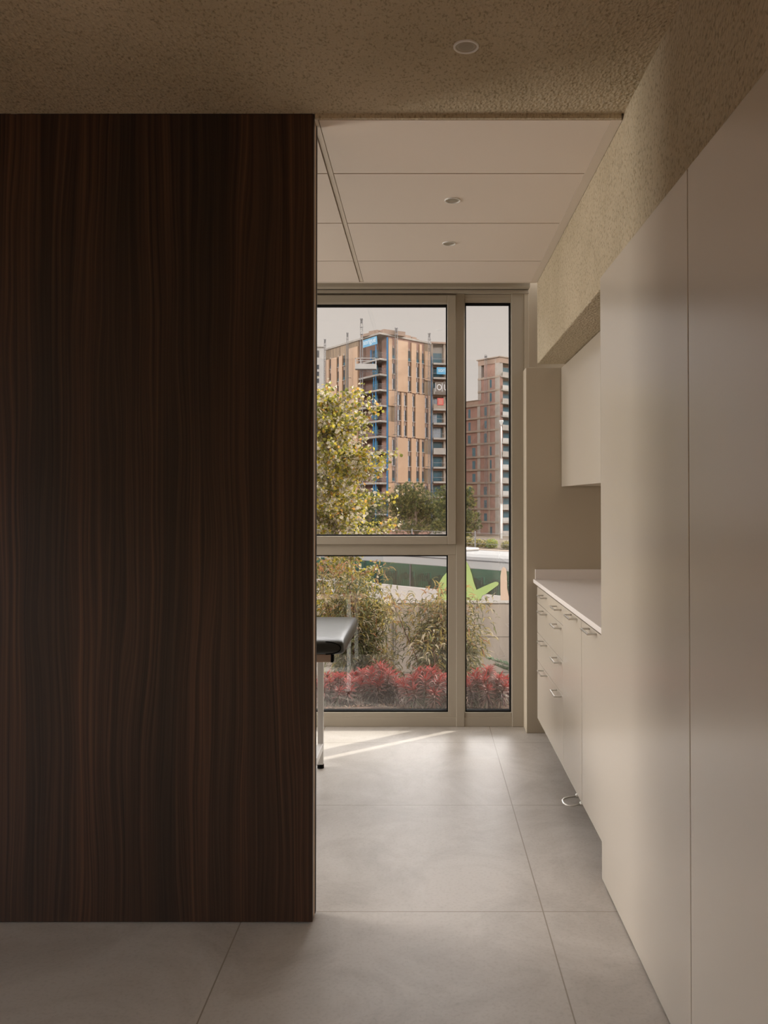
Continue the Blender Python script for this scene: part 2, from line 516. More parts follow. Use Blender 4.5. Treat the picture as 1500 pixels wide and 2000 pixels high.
# left walls: each leaves a made-up opening for an added fill lamp
b = MB()
b.box(-3.6, -3.5, -2.7, -1.4, 0, 2.7, 'wall_beige'); b.box(-3.6, -3.5, .8, 3.4, 0, 2.7, 'wall_beige')
b.box(-3.6, -3.5, -1.4, .8, 2.4, 2.7, 'wall_beige'); b.box(-3.6, -3.5, -1.4, .8, 0, .4, 'wall_beige')
b.box(-3.6, -3.5, 5.1, 5.4, 0, 2.7, 'wall_beige'); b.box(-3.6, -3.5, 3.4, 5.1, 2.5, 2.7, 'wall_beige'); b.box(-3.6, -3.5, 3.4, 5.1, 0, .6, 'wall_beige')
tag(b.build('wall_left'), 'left outer wall of the rooms with two openings added for the fill lamps', 'room', kind='structure')
b = MB()
b.box(.61, 1.25, 5.09, 5.25, 0, 2.17, 'wall_beige')
o = b.build('wall_back', bevel=.004)
tag(o, 'beige wall block right of the window, behind the worktop', 'room', kind='structure')
b = MB(); b.box(.645, 1.3, 5.255, 5.4, 0, 2.85, 'wall_beige')
tag(b.build('wall_back_upper'), 'beige strip of wall right of the window above the block', 'room', kind='structure')
b = MB()
b.box(.625, 2.6, 5.33, 5.47, -.4, 3.4, 'wall_beige'); b.box(-3.6, .62, 5.34, 5.47, 2.66, 3.4, 'wall_beige')
tag(b.build('wall_outside'), 'outer reveal and lintel around the window', 'room', kind='structure')

# walnut partition
wl = thing('wall_partition', (-1.93, 2.82, 0), 'tall dark walnut veneered partition with vertical grain left of the passage', 'room', kind='structure')
b = MB(); b.box(-3.5, -.362, 2.815, 2.838, .006, 2.66, 'walnut'); b.build('veneer_panel', wl, bevel=.0015)
b = MB(); b.box(-3.49, -.362, 2.838, 2.872, .006, 2.655, 'edge_tan'); b.build('edge_strip', wl)
b = MB(); b.box(-3.5, -.360, 2.872, 2.893, .006, 2.645, 'edge_dark'); b.build('back_panel', wl)

# white panel ceiling
pc = thing('ceiling_panels', (0, 3.9, 2.645), 'white suspended ceiling of large rectangular panels with thin grooves', 'room', kind='structure')
ys = [2.826, 3.296, 3.893, 4.515, 4.955]
g = .0045
for k in range(4):
    b = MB(); b.box(-.347, .623, ys[k]+g, ys[k+1]-g, 2.645, 2.665, 'ceiling_panel'); b.build('ceiling_panel', pc)
    b = MB(); b.box(-1.35, -.372, ys[k]+g, ys[k+1]-g, 2.645, 2.665, 'ceiling_panel'); b.build('ceiling_panel', pc)
    b = MB(); b.box(-2.40, -1.375, ys[k]+g, ys[k+1]-g, 2.645, 2.665, 'ceiling_panel'); b.build('ceiling_panel', pc)
    b = MB(); b.box(-3.45, -2.42, ys[k]+g, ys[k+1]-g, 2.645, 2.665, 'ceiling_panel'); b.build('ceiling_panel', pc)
b = MB()
for x in (-2.41, -1.3625, -.3595):
    b.box(x-.0085, x+.0085, 2.83, 4.955, 2.648, 2.67, 'tbar')
b.box(.6235, .6605, 2.827, 4.965, 2.644, 2.672, 'tbar')
b.box(-3.5, .652, 4.951, 4.966, 2.643, 2.69, 'tbar')
b.build('ceiling_grid', pc)
b = MB(); b.box(-.358, .655, 2.814, 2.826, 2.645, 2.72, 'plaster'); b.build('front_lip', pc)
b = MB(); b.box(-3.5, .655, 2.826, 4.95, 2.672, 2.69, 'edge_dark'); b.build('dark_backing', pc)

# window
win = thing('window_1', (0, YW, 0), 'floor-to-ceiling beige aluminium window with a transom and a narrow right pane', 'room', kind='structure')
Y0, Y1 = 5.23, 5.33
XL = -3.45
b = MB()
b.box(.540, .6175, Y0, Y1, 0, 2.644, 'frame_beige')            # right stile
b.box(.199, .250, Y0, Y1, 0, 2.644, 'frame_beige')             # mullion
for x in (-1.16, -2.36):
    b.box(x-.03, x+.03, Y0, Y1, 0, 2.644, 'frame_beige')
b.box(XL, -3.40, Y0, Y1, 0, 2.644, 'frame_beige')
b.box(XL, .6175, Y0+.004, Y1-.002, 0, .058, 'frame_beige')               # bottom rail
b.box(XL, .6175, Y0+.004, Y1-.002, 2.612, 2.643, 'frame_beige')          # top rail
b.box(XL, .199, Y0+.003, Y1-.003, 1.045, 1.109, 'frame_beige')           # transom
b.build('frame', win, bevel=.003)
b = MB()
b.box(XL, .645, 5.215, 5.34, 2.644, 2.664, 'frame_beige')
b.box(XL, .645, 5.16, 5.34, 2.668, 2.72, 'frame_beige')
b.box(.6175, .645, 5.226, 5.34, 0, 2.664, 'wall_beige')
b.build('head_trim', win, bevel=.002)
def sash(x0, x1, z0, z1, wx0, wx1, wz0, wz1, yf, name):
    """rectangular ring: outer x0..x1, z0..z1; member widths given"""
    b = MB()
    b.box(x0, x0+wx0, yf, Y1-.02, z0, z1, 'frame_beige'); b.box(x1-wx1, x1, yf, Y1-.02, z0, z1, 'frame_beige')
    b.box(x0+wx0, x1-wx1, yf, Y1-.02, z0, z0+wz0, 'frame_beige'); b.box(x0+wx0, x1-wx1, yf, Y1-.02, z1-wz1, z1, 'frame_beige')
    b.build(name, win, bevel=.003)
    return x0+wx0, x1-wx1, z0+wz0, z1-wz1
def pane(x0, x1, z0, z1):
    b = MB()
    t = .008
    b.box(x0, x0+t, 5.252, 5.30, z0, z1, 'black_rubber'); b.box(x1-t, x1, 5.252, 5.30, z0, z1, 'black_rubber')
    b.box(x0+t, x1-t, 5.252, 5.30, z0, z0+t, 'black_rubber'); b.box(x0+t, x1-t, 5.252, 5.30, z1-t, z1, 'black_rubber')
    b.build('gasket', win)
    b = MB(); b.box(x0+.004, x1-.004, 5.275, 5.281, z0+.004, z1-.004, 'window_glass')
    b.build('glass_pane', win)
for a, c in ((-1.13, .1985), (-2.33, -1.19), (-3.40, -2.39)):
    r = sash(a, c, 1.110, 2.632, .05, .052, .050, .050, 5.212, 'sash'); pane(*r)
    r = sash(a, c, .058, 1.045, .045, .048, .028, .002, 5.236, 'glazing_bead'); pane(*r)
r = sash(.2505, .540, .058, 2.632, .004, .004, .028, .040, 5.236, 'glazing_bead'); pane(*r)
b = MB(); b.box(-3.5, .62, 5.335, 5.474, -.16, -.035, 'concrete_cap')
tag(b.build('trim_1'), 'outside sill below the window', 'room', kind='structure')

# ------------------------------------------------------------------ cabinets
def handle(parent, y, z, x=.656, L=.145, proj=.030):
    b = MB()
    b.box(x-proj-.006, x-proj, y-L/2, y+L/2, z-.0035, z+.0035, 'steel')
    for s_ in (-1, 1):
        yc = y+s_*(L/2-.004)
        b.box(x-proj-.001, x, yc-.0035, yc+.0035, z-.0035, z+.0035, 'steel')
    return b.build('handle', parent, bevel=.001)
tall = [(2.0975, 3.1355, 'far tall cream cabinet with a flush handleless door, beside the worktop'),
        (1.0575, 2.0925, 'near tall cream cabinet with a flush handleless door, at the right edge')]
for y0, y1, lab in tall:
    t = thing('tall_cabinet', (.95, (y0+y1)/2, 0), lab, 'cabinet', 'tall cabinets along the right wall')
    b = MB(); b.box(.663, 1.249, y0, y1, .004, 2.168, 'cabinet'); b.build('body', t)
    b = MB(); b.box(.649, .660, y0+.0005, y1-.0005, .006, 2.198, 'cabinet'); b.build('door', t, bevel=.0015)

t = thing('worktop', (.95, 4.1, .89), 'pale grey-white worktop with a low upstand at the wall', 'worktop')
b = MB(); b.box(.651, 1.249, 3.137, 5.089, .890, .912, 'worktop'); b.build('slab', t, bevel=.002)
b = MB(); b.box(.662, 1.249, 5.070, 5.0895, .912, .970, 'worktop'); b.build('upstand', t, bevel=.001)

du = thing('drawer_unit', (.95, 4.49, .12), 'cream four-drawer base cabinet under the window end of the worktop', 'cabinet', 'base cabinets under the worktop')
b = MB(); b.box(.672, 1.249, 4.037, 4.945, .128, .886, 'cabinet'); b.build('body', du)
zs = [.126, .462, .623, .792, .882]
zs = [.126, .461, .621, .790, .882]
for k in range(4):
    b = MB(); b.box(.656, .671, 4.0375, 4.947, zs[k]+.0012, zs[k+1]-.0012, 'cabinet')
    d = b.build('drawer', du, bevel=.001)
    zz = [.447, .607, .771, .858][k]
    for y in (4.63, 4.155):
        handle(d, y, zz)
for y0, y1, hy, lab in ((3.567, 4.035, 3.735, 'cream base cabinet with one door and a metal pull under its bottom edge'),
                        (3.138, 3.562, 3.325, 'cream one-door base cabinet next to the tall cabinet')):
    t = thing('base_cabinet', (.95, (y0+y1)/2, .12), lab, 'cabinet', 'base cabinets under the worktop')
    b = MB(); b.box(.672, 1.249, y0+.001, y1-.001, .128, .886, 'cabinet'); b.build('body', t)
    b = MB(); b.box(.656, .671, y0+.0012, y1-.0006, .126, .882, 'cabinet'); d = b.build('door', t, bevel=.001)
    handle(d, hy, .873)
    if y0 > 3.5:
        b = MB()
        pts = [(.655, 3.675, .118), (.620, 3.68, .112), (.600, 3.67, .11), (.588, 3.645, .11), (.588, 3.61, .11), (.600, 3.585, .11), (.620, 3.577, .112), (.655, 3.58, .118)]
        b.tube(pts, .0042, 'steel', 8)
        b.box(.650, .668, 3.669, 3.681, .112, .127, 'steel'); b.box(.650, .668, 3.573, 3.585, .112, .127, 'steel')
        b.build('foot_pull', d, smooth=True)
for y0, y1, lab in ((3.962, 5.086, 'cream wall cabinet above the worktop, against the window wall'), (3.138, 3.958, 'cream wall cabinet beside the tall cabinet')):
    if y0 < 3.5:
        continue
    t = thing('wall_cabinet', (1.0, (y0+y1)/2, 1.46), lab, 'cabinet')
    b = MB(); b.box(.842, 1.249, y0, y1, 1.462, 2.168, 'cabinet'); b.build('body', t)
    b = MB(); b.box(.820, .840, y0+.001, y1-.001, 1.460, 2.166, 'cabinet'); b.build('door', t, bevel=.001)

# ------------------------------------------------------------------ downlights
def downlight(x, y, z, r, lab):
    t = thing('downlight', (x, y, z), lab, 'ceiling light', 'recessed ceiling downlights')
    b = MB(); b.lathe([(r, .001), (r, -.003), (r*.97, -.0045), (r*.86, -.0045), (r*.83, -.002), (r*.83, .001)], 'white_metal', (x, y, z), 40)
    b.build('trim_ring', t, smooth=True)
    b = MB(); b.lathe([(r*.83, -.001), (r*.80, .0), (r*.66, .0), (r*.6, -.0005), (0.0001, -.0005)], 'lamp_inner', (x, y, z-.0005), 40)
    rf = b.build('reflector', t, smooth=True)
    b = MB(); b.lathe([(r*.58, -.0005), (r*.5, -.0008), (0.0001, -.0012)], 'lamp_lens', (x, y, z-.001), 32)
    b.build('lens', t, smooth=True)
downlight(.12, 2.392, 2.66, .036, 'white round downlight in the rough plaster ceiling')
downlight(.123, 3.591, 2.645, .034, 'white round downlight in the second row of white ceiling panels')
downlight(.126, 4.198, 2.645, .033, 'white round downlight in the third row of panels, nearer the window')

# ------------------------------------------------------------------ exam couch
t = thing('exam_couch', (-1.4, 4.07, 0), 'examination couch with a black padded top and white steel legs, behind the walnut partition', 'couch')
b = MB()
# padded top: rounded section swept along its length, bulged rim at the end
YC, ZC = 4.07, .746
sec = []
for a in range(36):
    q = 2*math.pi*a/36
    cy, cz = math.cos(q), math.sin(q)
    sec.append((YC+.39*math.copysign(abs(cy)**.24, cy), ZC+.037*math.copysign(abs(cz)**.5, cz)))
xs = [(-2.30, .80), (-2.285, .95), (-2.25, 1), (-.40, 1), (-.378, 1.0), (-.362, .97), (-.350, .90), (-.343, .72)]
k = len(b.v); i = b.mi('vinyl'); n = len(sec)
for x, s_ in xs:
    for (yy, zz) in sec:
        b.v.append((x, YC+(yy-YC)*(1-(1-s_)*.08), ZC+(zz-ZC)*s_))
for a in range(len(xs)-1):
    for c in range(n):
        d = (c+1) % n
        b.f.append((k+a*n+c, k+a*n+d, k+(a+1)*n+d, k+(a+1)*n+c)); b.m.append(i)
b.f.append(tuple(k+c for c in reversed(range(n)))); b.m.append(i)
b.f.append(tuple(k+(len(xs)-1)*n+c for c in range(n))); b.m.append(i)
pad = b.build('padded_top', t, smooth=True)
b = MB()
pts = []
for a in range(17):
    q = -math.pi/2+math.pi*a/16
    pts.append((-.42+.066*math.cos(q), 3.6795+.010*abs(math.sin(q))**3, ZC+.027*math.sin(q)))
b.tube(pts, .0022, 'black_rubber', 6); b.build('seam_piping', pad, smooth=True)
b = MB()
for y in (3.755, 4.437):
    b = MB(); b.box(-2.2, -.402, y-.02, y+.02, .676, .710, 'beam_beige'); b.build('frame_rail', t, bevel=.002)
    b = MB(); b.box(-.4025, -.392, y-.0205, y+.0205, .6755, .7105, 'black_rubber'); b.build('end_cap', t)
b = MB(); b.box(-.545, -.515, 3.775, 4.417, .678, .700, 'white_metal'); b.build('cross_rail', t)
for x in (-.53, -2.1):
    for y in (3.755, 4.437):
        b = MB(); b.box(x-.0145, x+.0145, y-.0145, y+.0145, .02, .676, 'white_metal')
        l = b.build('leg', t, bevel=.0015)
        b = MB(); b.lathe([(.0001, 0), (.0175, 0), (.0175, .014), (.0165, .021), (.0001, .021)], 'black_rubber', (x, y, 0), 16)
        b.build('rubber_foot', l)
    b = MB(); b.box(x-.0135, x+.0135, 3.770, 4.422, .092, .130, 'white_metal'); b.build('lower_rail', t, bevel=.0015)
b = MB(); b.box(-2.085, -.546, 4.08, 4.11, .092, .122, 'white_metal')
b.build('long_stretcher', t, bevel=.0015)

# ------------------------------------------------------------------ outdoors: measuring helpers
CP, SP = math.cos(PITCH), math.sin(PITCH)
PY = 975-F*math.tan(PITCH)
def ray(x, y):
    """direction of the sight line through a point of the 1500x2000 frame (Y component about 1)"""
    vx, vz = (x-827)/F, -(y-PY)/F
    return Vector((vx, CP-vz*SP, SP+vz*CP))
def at(x, y, Y):
    r = ray(x, y)
    return r*(Y/r.y)+Vector((0, 0, H))
class Face:
    """an upright facade plane through point (X, Y), running along dirv; u along it, o out of it towards the viewer"""
    def __init__(s, X, Y, dx, dy):
        s.o = Vector((X, Y, 0)); s.d = Vector((dx, dy, 0)).normalized()
        s.n = Vector((s.d.y, -s.d.x, 0))
        if s.n.y > 0:
            s.n = -s.n
    def hit(s, x, y):
        r = ray(x, y); c = Vector((0, 0, H))
        t = (s.o-c).dot(s.n)/r.dot(s.n)
        p = c+r*t
        return (p-s.o).dot(s.d), p.z
    def u(s, x, y=800):
        return s.hit(x, y)[0]
    def p(s, u, z, o=0):
        v = s.o+s.d*u+s.n*o
        return (v.x, v.y, z)
    def box(s, b, u0, u1, z0, z1, o0, o1, m):
        if u0 > u1: u0, u1 = u1, u0
        q = [s.p(u0, z0, o0), s.p(u1, z0, o0), s.p(u1, z0, o1), s.p(u0, z0, o1),
             s.p(u0, z1, o0), s.p(u1, z1, o0), s.p(u1, z1, o1), s.p(u0, z1, o1)]
        b.hexa(q, m)
    def poly(s, b, pts, o0, o1, m):
        k = len(b.v); n = len(pts); i = b.mi(m)
        b.v += [s.p(u, z, o1) for u, z in pts]+[s.p(u, z, o0) for u, z in pts]
        b.f.append(tuple(k+a for a in range(n))); b.m.append(i)
        b.f.append(tuple(k+n+a for a in reversed(range(n)))); b.m.append(i)
        for a in range(n):
            c = (a+1) % n
            b.f.append((k+a, k+n+a, k+n+c, k+c)); b.m.append(i)
def lettering(f, parent, text, u0, z0, z1, o, m, width):
    """flat letters on a facade, height z0..z1, squeezed to the given width"""
    cu = bpy.data.curves.new('lettering', 'FONT')
    cu.body = text
    cu.size = 1; cu.extrude = .01
    tmp = bpy.data.objects.new('lettering_curve', cu)
    COL.objects.link(tmp)
    bpy.context.view_layer.update()
    me = bpy.data.meshes.new_from_object(tmp.evaluated_get(bpy.context.evaluated_depsgraph_get()))
    bpy.data.objects.remove(tmp)
    me.materials.clear(); me.materials.append(M[m])
    ob = bpy.data.objects.new('lettering', me)
    COL.objects.link(ob)
    bpy.context.view_layer.update()
    dm = ob.dimensions
    sy = (z1-z0)/max(dm.y, .01); sx = width/max(dm.x, .01)
    R3 = Matrix(((f.d.x, 0, f.n.x), (f.d.y, 0, f.n.y), (0, 1, 0))).to_4x4()
    bb = [Vector(c) for c in ob.bound_box]
    mnx, mny = min(c.x for c in bb), min(c.y for c in bb)
    mw = Matrix.Translation(f.p(u0, z0, o)) @ R3 @ Matrix.Diagonal((sx, sy, 1, 1)) @ Matrix.Translation((-mnx, -mny, 0))
    ob.parent = parent
    ob.matrix_parent_inverse = Matrix.Translation(parent_loc(parent)).inverted()
    ob.matrix_basis = mw
    return ob

# ------------------------------------------------------------------ ground
def gz(x, y):
    """height of the planting bed"""
    t = max(0, min(1, (y-5.55)/3.3))
    return .03-.60*t+.012*math.sin(5*x+3*y)+.010*math.sin(11*x-7*y)
b = MB()
nx, ny = 60, 34
X0, X1, YA, YB = -4.5, 3.2, 5.475, 9.19
k = len(b.v)
for j in range(ny+1):
    for i in range(nx+1):
        x = X0+(X1-X0)*i/nx; y = YA+(YB-YA)*j/ny
        b.v.append((x, y, gz(x, y)))
for j in range(ny):
    for i in range(nx):
        a = k+j*(nx+1)+i
        b.f.append((a, a+1, a+nx+2, a+nx+1)); b.m.append(b.mi('soil'))
tag(b.build('ground_bed', smooth=True), 'dark earth of the planting bed outside the window', 'ground', kind='structure')
b = MB()
rc = random.Random(3)
for k in range(5200):
    x = rc.uniform(-1.3, 1.1); y = rc.uniform(5.49, 7.6)
    a = rc.uniform(0, 6.3); L = rc.uniform(.010, .028); W = rc.uniform(.005, .011)
    d = Vector((math.cos(a), math.sin(a), rc.uniform(-.3, .5)))
    b.leaf(Vector((x, y, gz(x, y)+rc.uniform(.002, .014))), d, Vector((0, 0, 1)), L, W, rc.choice(['chip_red', 'chip_tan', 'chip_tan', 'chip_dark']), .1)
tag(b.build('wood_chips'), 'reddish wood chip mulch covering the planting bed', 'mulch', kind='stuff')
sbox('street', -60, 60, 9.6, 34, -3.6, -3.5, 'asphalt', 'asphalt street beyond the concrete wall')
# raised ground beyond the street, its edge running obliquely like the street
RD = Vector((-.717, .697, 0))                       # direction of the street, going left and away
RN = Vector((-.697, -.717, 0))                      # towards the viewer
kp = at(950, 1073, 31)
def terrace(du, dn):
    return kp+RD*du-RN*dn
b = MB()
poly = [terrace(-45, .1), terrace(60, .1), terrace(60, 9), terrace(-45, 9)]
b.prism([(p.x, p.y) for p in poly][::-1], -12, kp.z-.12, 'dry_ground')
tag(b.build('ground_terrace'), 'dry strip of ground beyond the street', 'ground', kind='structure')
b = MB()
q = [terrace(-200, 9), terrace(200, 9), terrace(200, 420), terrace(-200, 420)]
b.face([(p.x, p.y, z) for p, z in zip(q, (-4, -4, -14, -14))], 'dry_ground')
tag(b.build('ground_site'), 'dry sloping ground of the building site', 'ground', kind='structure')
b = MB()
poly = [terrace(-45, -.25), terrace(60, -.25), terrace(60, .15), terrace(-45, .15)]
b.prism([(p.x, p.y) for p in poly][::-1], -4, kp.z, 'slab_beige')
tag(b.build('kerb_wall'), 'low beige retaining kerb behind the bus', 'kerb', kind='structure')

# concrete garden wall
gw = thing('concrete_wall', (0, 9.2, -.3), 'board-marked concrete garden wall behind the shrubs', 'wall', kind='structure')
ztop = at(950, 1178.5, 9.2).z
xj = at(772, 1200, 9.2).x
for x0, x1 in ((-4.6, xj-.0012), (xj+.0012, 3.2)):
    b = MB(); b.box(x0, x1, 9.2, 9.42, -3.5, ztop-.006, 'concrete'); b.build('wall_slab', gw, bevel=.006)
b = MB(); b.box(-4.6, 3.2, 9.192, 9.43, ztop-.006, ztop+.006, 'concrete_cap'); b.build('coping', gw, bevel=.003)
b = MB()
b.box(xj-.03, xj-.012, 9.19, 9.2, -3.5, ztop-.03, 'concrete_cap')
for zz in (ztop-.36, ztop-.74):
    b.box(xj+.02, 3.2, 9.197, 9.2, zz, zz+.006, 'concrete_cap')
b.build('board_marks', gw)

# ------------------------------------------------------------------ bus
bp_ = at(950, 1113, 25)
BF = Face(bp_.x, bp_.y, RD.x, RD.y)
def bz(y, x=950):
    return BF.hit(x, y)[1]
z_wt, z_wb, z_rf = bz(1113), bz(1160.5), bz(1096)
z_lo = -3.2
uL, uR = BF.u(600, 1130)+4.5, BF.u(1010, 1130)-3.0
u0, u1 = min(uL, uR), max(uL, uR)
bus = thing('bus', BF.p((u0+u1)/2, -3.5, -1.25), 'white bus with green-tinted windows and a green star graphic, passing behind the concrete wall', 'bus')
b = MB()
BF.box(b, u0, u1, z_lo, z_wb, -.08, 0, 'bus_grey'); BF.box(b, u0, u1, z_lo, z_wb, -2.5, -2.42, 'bus_grey')
BF.box(b, u0, u1, z_lo, z_lo+.1, -2.42, -.08, 'bus_grey')
b.build('lower_body', bus, bevel=.02)
b = MB()
BF.box(b, u0, u1, z_wt, z_rf, -.08, 0, 'bus_white'); BF.box(b, u0, u1, z_wt, z_rf, -2.5, -2.42, 'bus_white')
b.build('cove_panel', bus, bevel=.02)
b = MB()
BF.box(b, u0, u1, z_rf-.02, z_rf+.012, -2.46, .01, 'bus_line')
b.build('gutter_line', bus)
b = MB()
prof = [(.0, z_rf+.01), (-.12, z_rf+.09), (-.45, z_rf+.15), (-2.05, z_rf+.15), (-2.38, z_rf+.09), (-2.5, z_rf+.01)]
k = len(b.v); i = b.mi('bus_roof')
for u in (u0, u1):
    for o_, z_ in prof:
        b.v.append(BF.p(u, z_, o_))
n = len(prof)
for a in range(n-1):
    b.f.append((k+a, k+a+1, k+n+a+1, k+n+a)); b.m.append(i)
b.f.append(tuple(k+a for a in range(n))); b.m.append(i); b.f.append(tuple(k+n+a for a in reversed(range(n)))); b.m.append(i)
b.build('roof', bus)
b = MB()
BF.box(b, BF.u(800, 1090), BF.u(858, 1090), z_rf+.15, z_rf+.24, -1.9, -.7, 'bus_grey')
b.build('roof_unit', bus, bevel=.03)
nw = 7
for k in range(nw):
    a0 = u0+(u1-u0)*k/nw; a1 = u0+(u1-u0)*(k+1)/nw
    b = MB(); BF.box(b, a0+.02, a1-.02, z_wb, z_wt, -.035, -.015, 'bus_glass'); b.build('window', bus)
for k in range(nw+1):
    a0 = u0+(u1-u0)*k/nw
    for o0_, o1_ in ((-.07, -.01), (-2.5, -2.42)):
        b = MB(); BF.box(b, a0-.022, a0+.022, z_wb, z_wt, o0_, o1_, 'bus_line'); b.build('window_post', bus)
for k in range(int((u1-u0)/.8)):
    u = u0+.4+.8*k
    for o_ in (-.35, -1.9):
        b = MB()
        for q in range(6):
            BF.box(b, u+.03*math.sin(q), u+.10+.03*math.sin(q), z_wb-.5, z_wb+.24, o_-.24+q*.08, o_-.24+q*.08+.05, 'seat_fabric' if q % 2 else 'seat_stripe')
        for q in range(5):
            BF.box(b, u-.22+q*.085, u-.18+q*.085, z_wb-.4, z_wb+.20, o_+.26, o_+.28, 'seat_stripe')
        BF.box(b, u-.25, u+.2, z_wb-.4, z_wb+.19, o_+.2, o_+.26, 'seat_fabric')
        b.build('seat', bus)
def decal(name, pts, m):
    b = MB(); BF.poly(b, [BF.hit(x, y) for x, y in pts], .004, .014, m); return b.build(name, bus)
decal('green_graphic', [(847, 1178), (856, 1161), (858, 1139), (865, 1127), (873, 1118), (884, 1106), (896, 1097), (905, 1094), (911, 1096), (917, 1107), (922, 1122), (926, 1138), (931, 1152),
                        (944, 1146), (960, 1139), (968, 1136.2), (973, 1137), (974.5, 1140), (973, 1143), (962, 1151), (948, 1161), (942.5, 1163), (939, 1171), (936, 1179), (936, 1190), (847, 1190)], 'decal_green')
decal('peach_graphic', [(978.5, 1172), (978, 1150), (978, 1125), (980, 1112), (984, 1107), (989, 1111), (990.5, 1125), (991, 1150), (994, 1165), (999, 1180), (1004, 1190), (990, 1190)], 'decal_peach')
for q in (.16, .82):
    u = u0+(u1-u0)*q
    b = MB()
    pts = []
    cx, cy, _ = BF.p(u, 0, -.14)
    for a in range(25):
        t_ = 2*math.pi*a/24
        v = Vector((cx, cy, -3.02))+BF.d*math.cos(t_)*.40+Vector((0, 0, math.sin(t_)*.40))
        pts.append(v)
    b.tube(pts, .085, 'black_rubber', 8, False)
    b.build('wheel', bus, smooth=True)

# ------------------------------------------------------------------ street lamp, kerb shrubs
Yp = 42
p0 = at(979.5, 1078, Yp); zt = at(979.5, 826, Yp).z
lp = thing('street_lamp', (p0.x, p0.y, p0.z-.3), 'tall white street lamp post in front of the red brick tower', 'street lamp')
r_ = 1.9/F*Yp
b = MB()
zs_ = [p0.z-.3, at(979, 985, Yp).z, at(979, 897, Yp).z, zt]
b.tube([(p0.x, p0.y, zs_[0]), (p0.x, p0.y, zs_[1])], r_*1.05, 'lamp_pole', 12)
b.tube([(p0.x, p0.y, zs_[1]), (p0.x, p0.y, zs_[2])], r_*.95, 'lamp_pole', 12)
b.tube([(p0.x, p0.y, zs_[2]), (p0.x, p0.y, zs_[3])], r_*.62, 'lamp_pole', 12)
b.build('pole', lp, smooth=True)
for z_ in zs_[1:3]:
    b = MB(); b.tube([(p0.x, p0.y, z_-.03), (p0.x, p0.y, z_+.03)], r_*1.25, 'lamp_pole', 12); b.build('flange', lp)
b = MB(); b.lathe([(.0001, .085), (.09, .08), (.105, .06), (.10, .02), (.075, -.05), (.045, -.13), (.04, -.2), (.0001, -.2)], 'lamp_pole', (p0.x, p0.y, zt+.05), 16)
b.build('lamp_head', lp, smooth=True)

# ------------------------------------------------------------------ towers
rt = random.Random(11)
D0 = 165.0
C = at(742, 800, D0); C.z = 0
FR = Face(C.x, C.y, .92, 1)               # right facade, u runs right and away
FL = Face(C.x, C.y, -.69, 1)              # left facade, u runs left and away
S = [28.6-3.0*k for k in range(13)]
ZR = at(742, 652, D0).z
ur0, ur1 = FR.u(757), FR.u(839.5)
ul0, ul1 = FL.u(701), FL.u(636)
tw = thing('tower_block', (C.x, C.y, -1), 'unfinished tower block clad in tan panels with open corner balconies and a blue banner', 'building')
def P2(f, u, o):
    v = f.p(u, 0, o); return (v[0], v[1])
b = MB()
far = Vector(FR.p(ur1, 0, 0))+Vector(FL.p(ul1, 0, 0))-C
IN = 1.7
q = C+(FR.d+FL.d)*IN
core = [P2(FR, ur1, 0), P2(FR, ur0, 0), P2(FR, ur0, -1.6), (q.x+.2, q.y+1.6), P2(FL, ul0, -1.6), P2(FL, ul0, 0), P2(FL, ul1, 0), (far.x, far.y)]
b.prism(core[::-1], -13, ZR-.1, 'brick')
b.build('wall', tw)
b = MB()
roof = [P2(FR, ur1+.2, .3), (C+Vector((0, -.4, 0)))[:2], P2(FL, ul0-1.0, .3), P2(FL, ul1+.2, .3), (far.x, far.y)]
b.prism(roof[::-1], ZR-.1, ZR+.25, 'slab_grey', 'parapet')
b.build('roof_slab', tw)
b = MB()
def onroof(f, xa, xb, yt, o0, o1, m='parapet'):
    a, c = f.u(xa), f.u(xb)
    f.box(b, a, c, ZR+.2, f.hit((xa+xb)/2, yt)[1], o0, o1, m)
onroof(FR, 745, 825, 653.5, -6, -1.0); onroof(FR, 748, 760, 643, -4, -1.6); onroof(FR, 804, 814, 653, -4, -1.6)
onroof(FR, 814, 822, 657, -4, -1.2); onroof(FR, 792, 802, 650, -6, -4)
onroof(FL, 741, 709, 646.5, -6, -1.0)
b.build('roof_parapet', tw)
# corner balconies
for k, z in enumerate(S[:12]):
    b = MB()
    slab = [P2(FR, ur0, .1), (C+Vector((0, -.25, 0)))[:2], P2(FL, ul0, .1), P2(FL, ul0, -1.6), (q.x+.2, q.y+1.6), P2(FR, ur0, -1.6)]
    b.prism(slab[::-1], z-.32, z+.05, 'slab_grey')
    b.build('balcony_slab', tw)
    b = MB()
    a0 = FL.u(725); a1 = FL.u(715)
    FL.box(b, a0, a1, z+.5, z+2.3, -1.62, -1.48, 'win_teal')
    b.build('balcony_opening', tw)
    b = MB()
    for rr in range(4):
        h_ = .35+.25*rr
        b.tube([Vector(FL.p(ul0-.2, z+h_, .02)), C+Vector((0, -.2, z+h_))], .03, 'galv', 4)
        b.tube([C+Vector((0, -.2, z+h_)), Vector(FR.p(ur0-.1, z+h_, .02))], .03, 'galv', 4)
    b.build('guard_rail', tw)
b = MB()
FR.box(b, ur0-.35, ur0-.02, -2, ZR-.4, 0, .18, 'net_blue')
FL.box(b, FL.u(735.3), FL.u(733.8), -2, ZR-.3, .02, .1, 'net_blue')
b.build('safety_strip', tw)
zz = S[0]
for k in range(9):
    a = FL.u(729 + 1.6*math.sin(k*1.7)); b = MB(); FL.box(b, a-.13, a+.10, zz-2.4, zz-.5, .05, .12, 'net_blue'); zz -= 3.0; b.build('safety_net', tw)
b = MB(); FL.box(b, FL.u(716.3), FL.u(714.3), ZR-5.4, ZR-2.3, -1.2, -1.0, 'net_blue'); b.build('safety_net', tw)
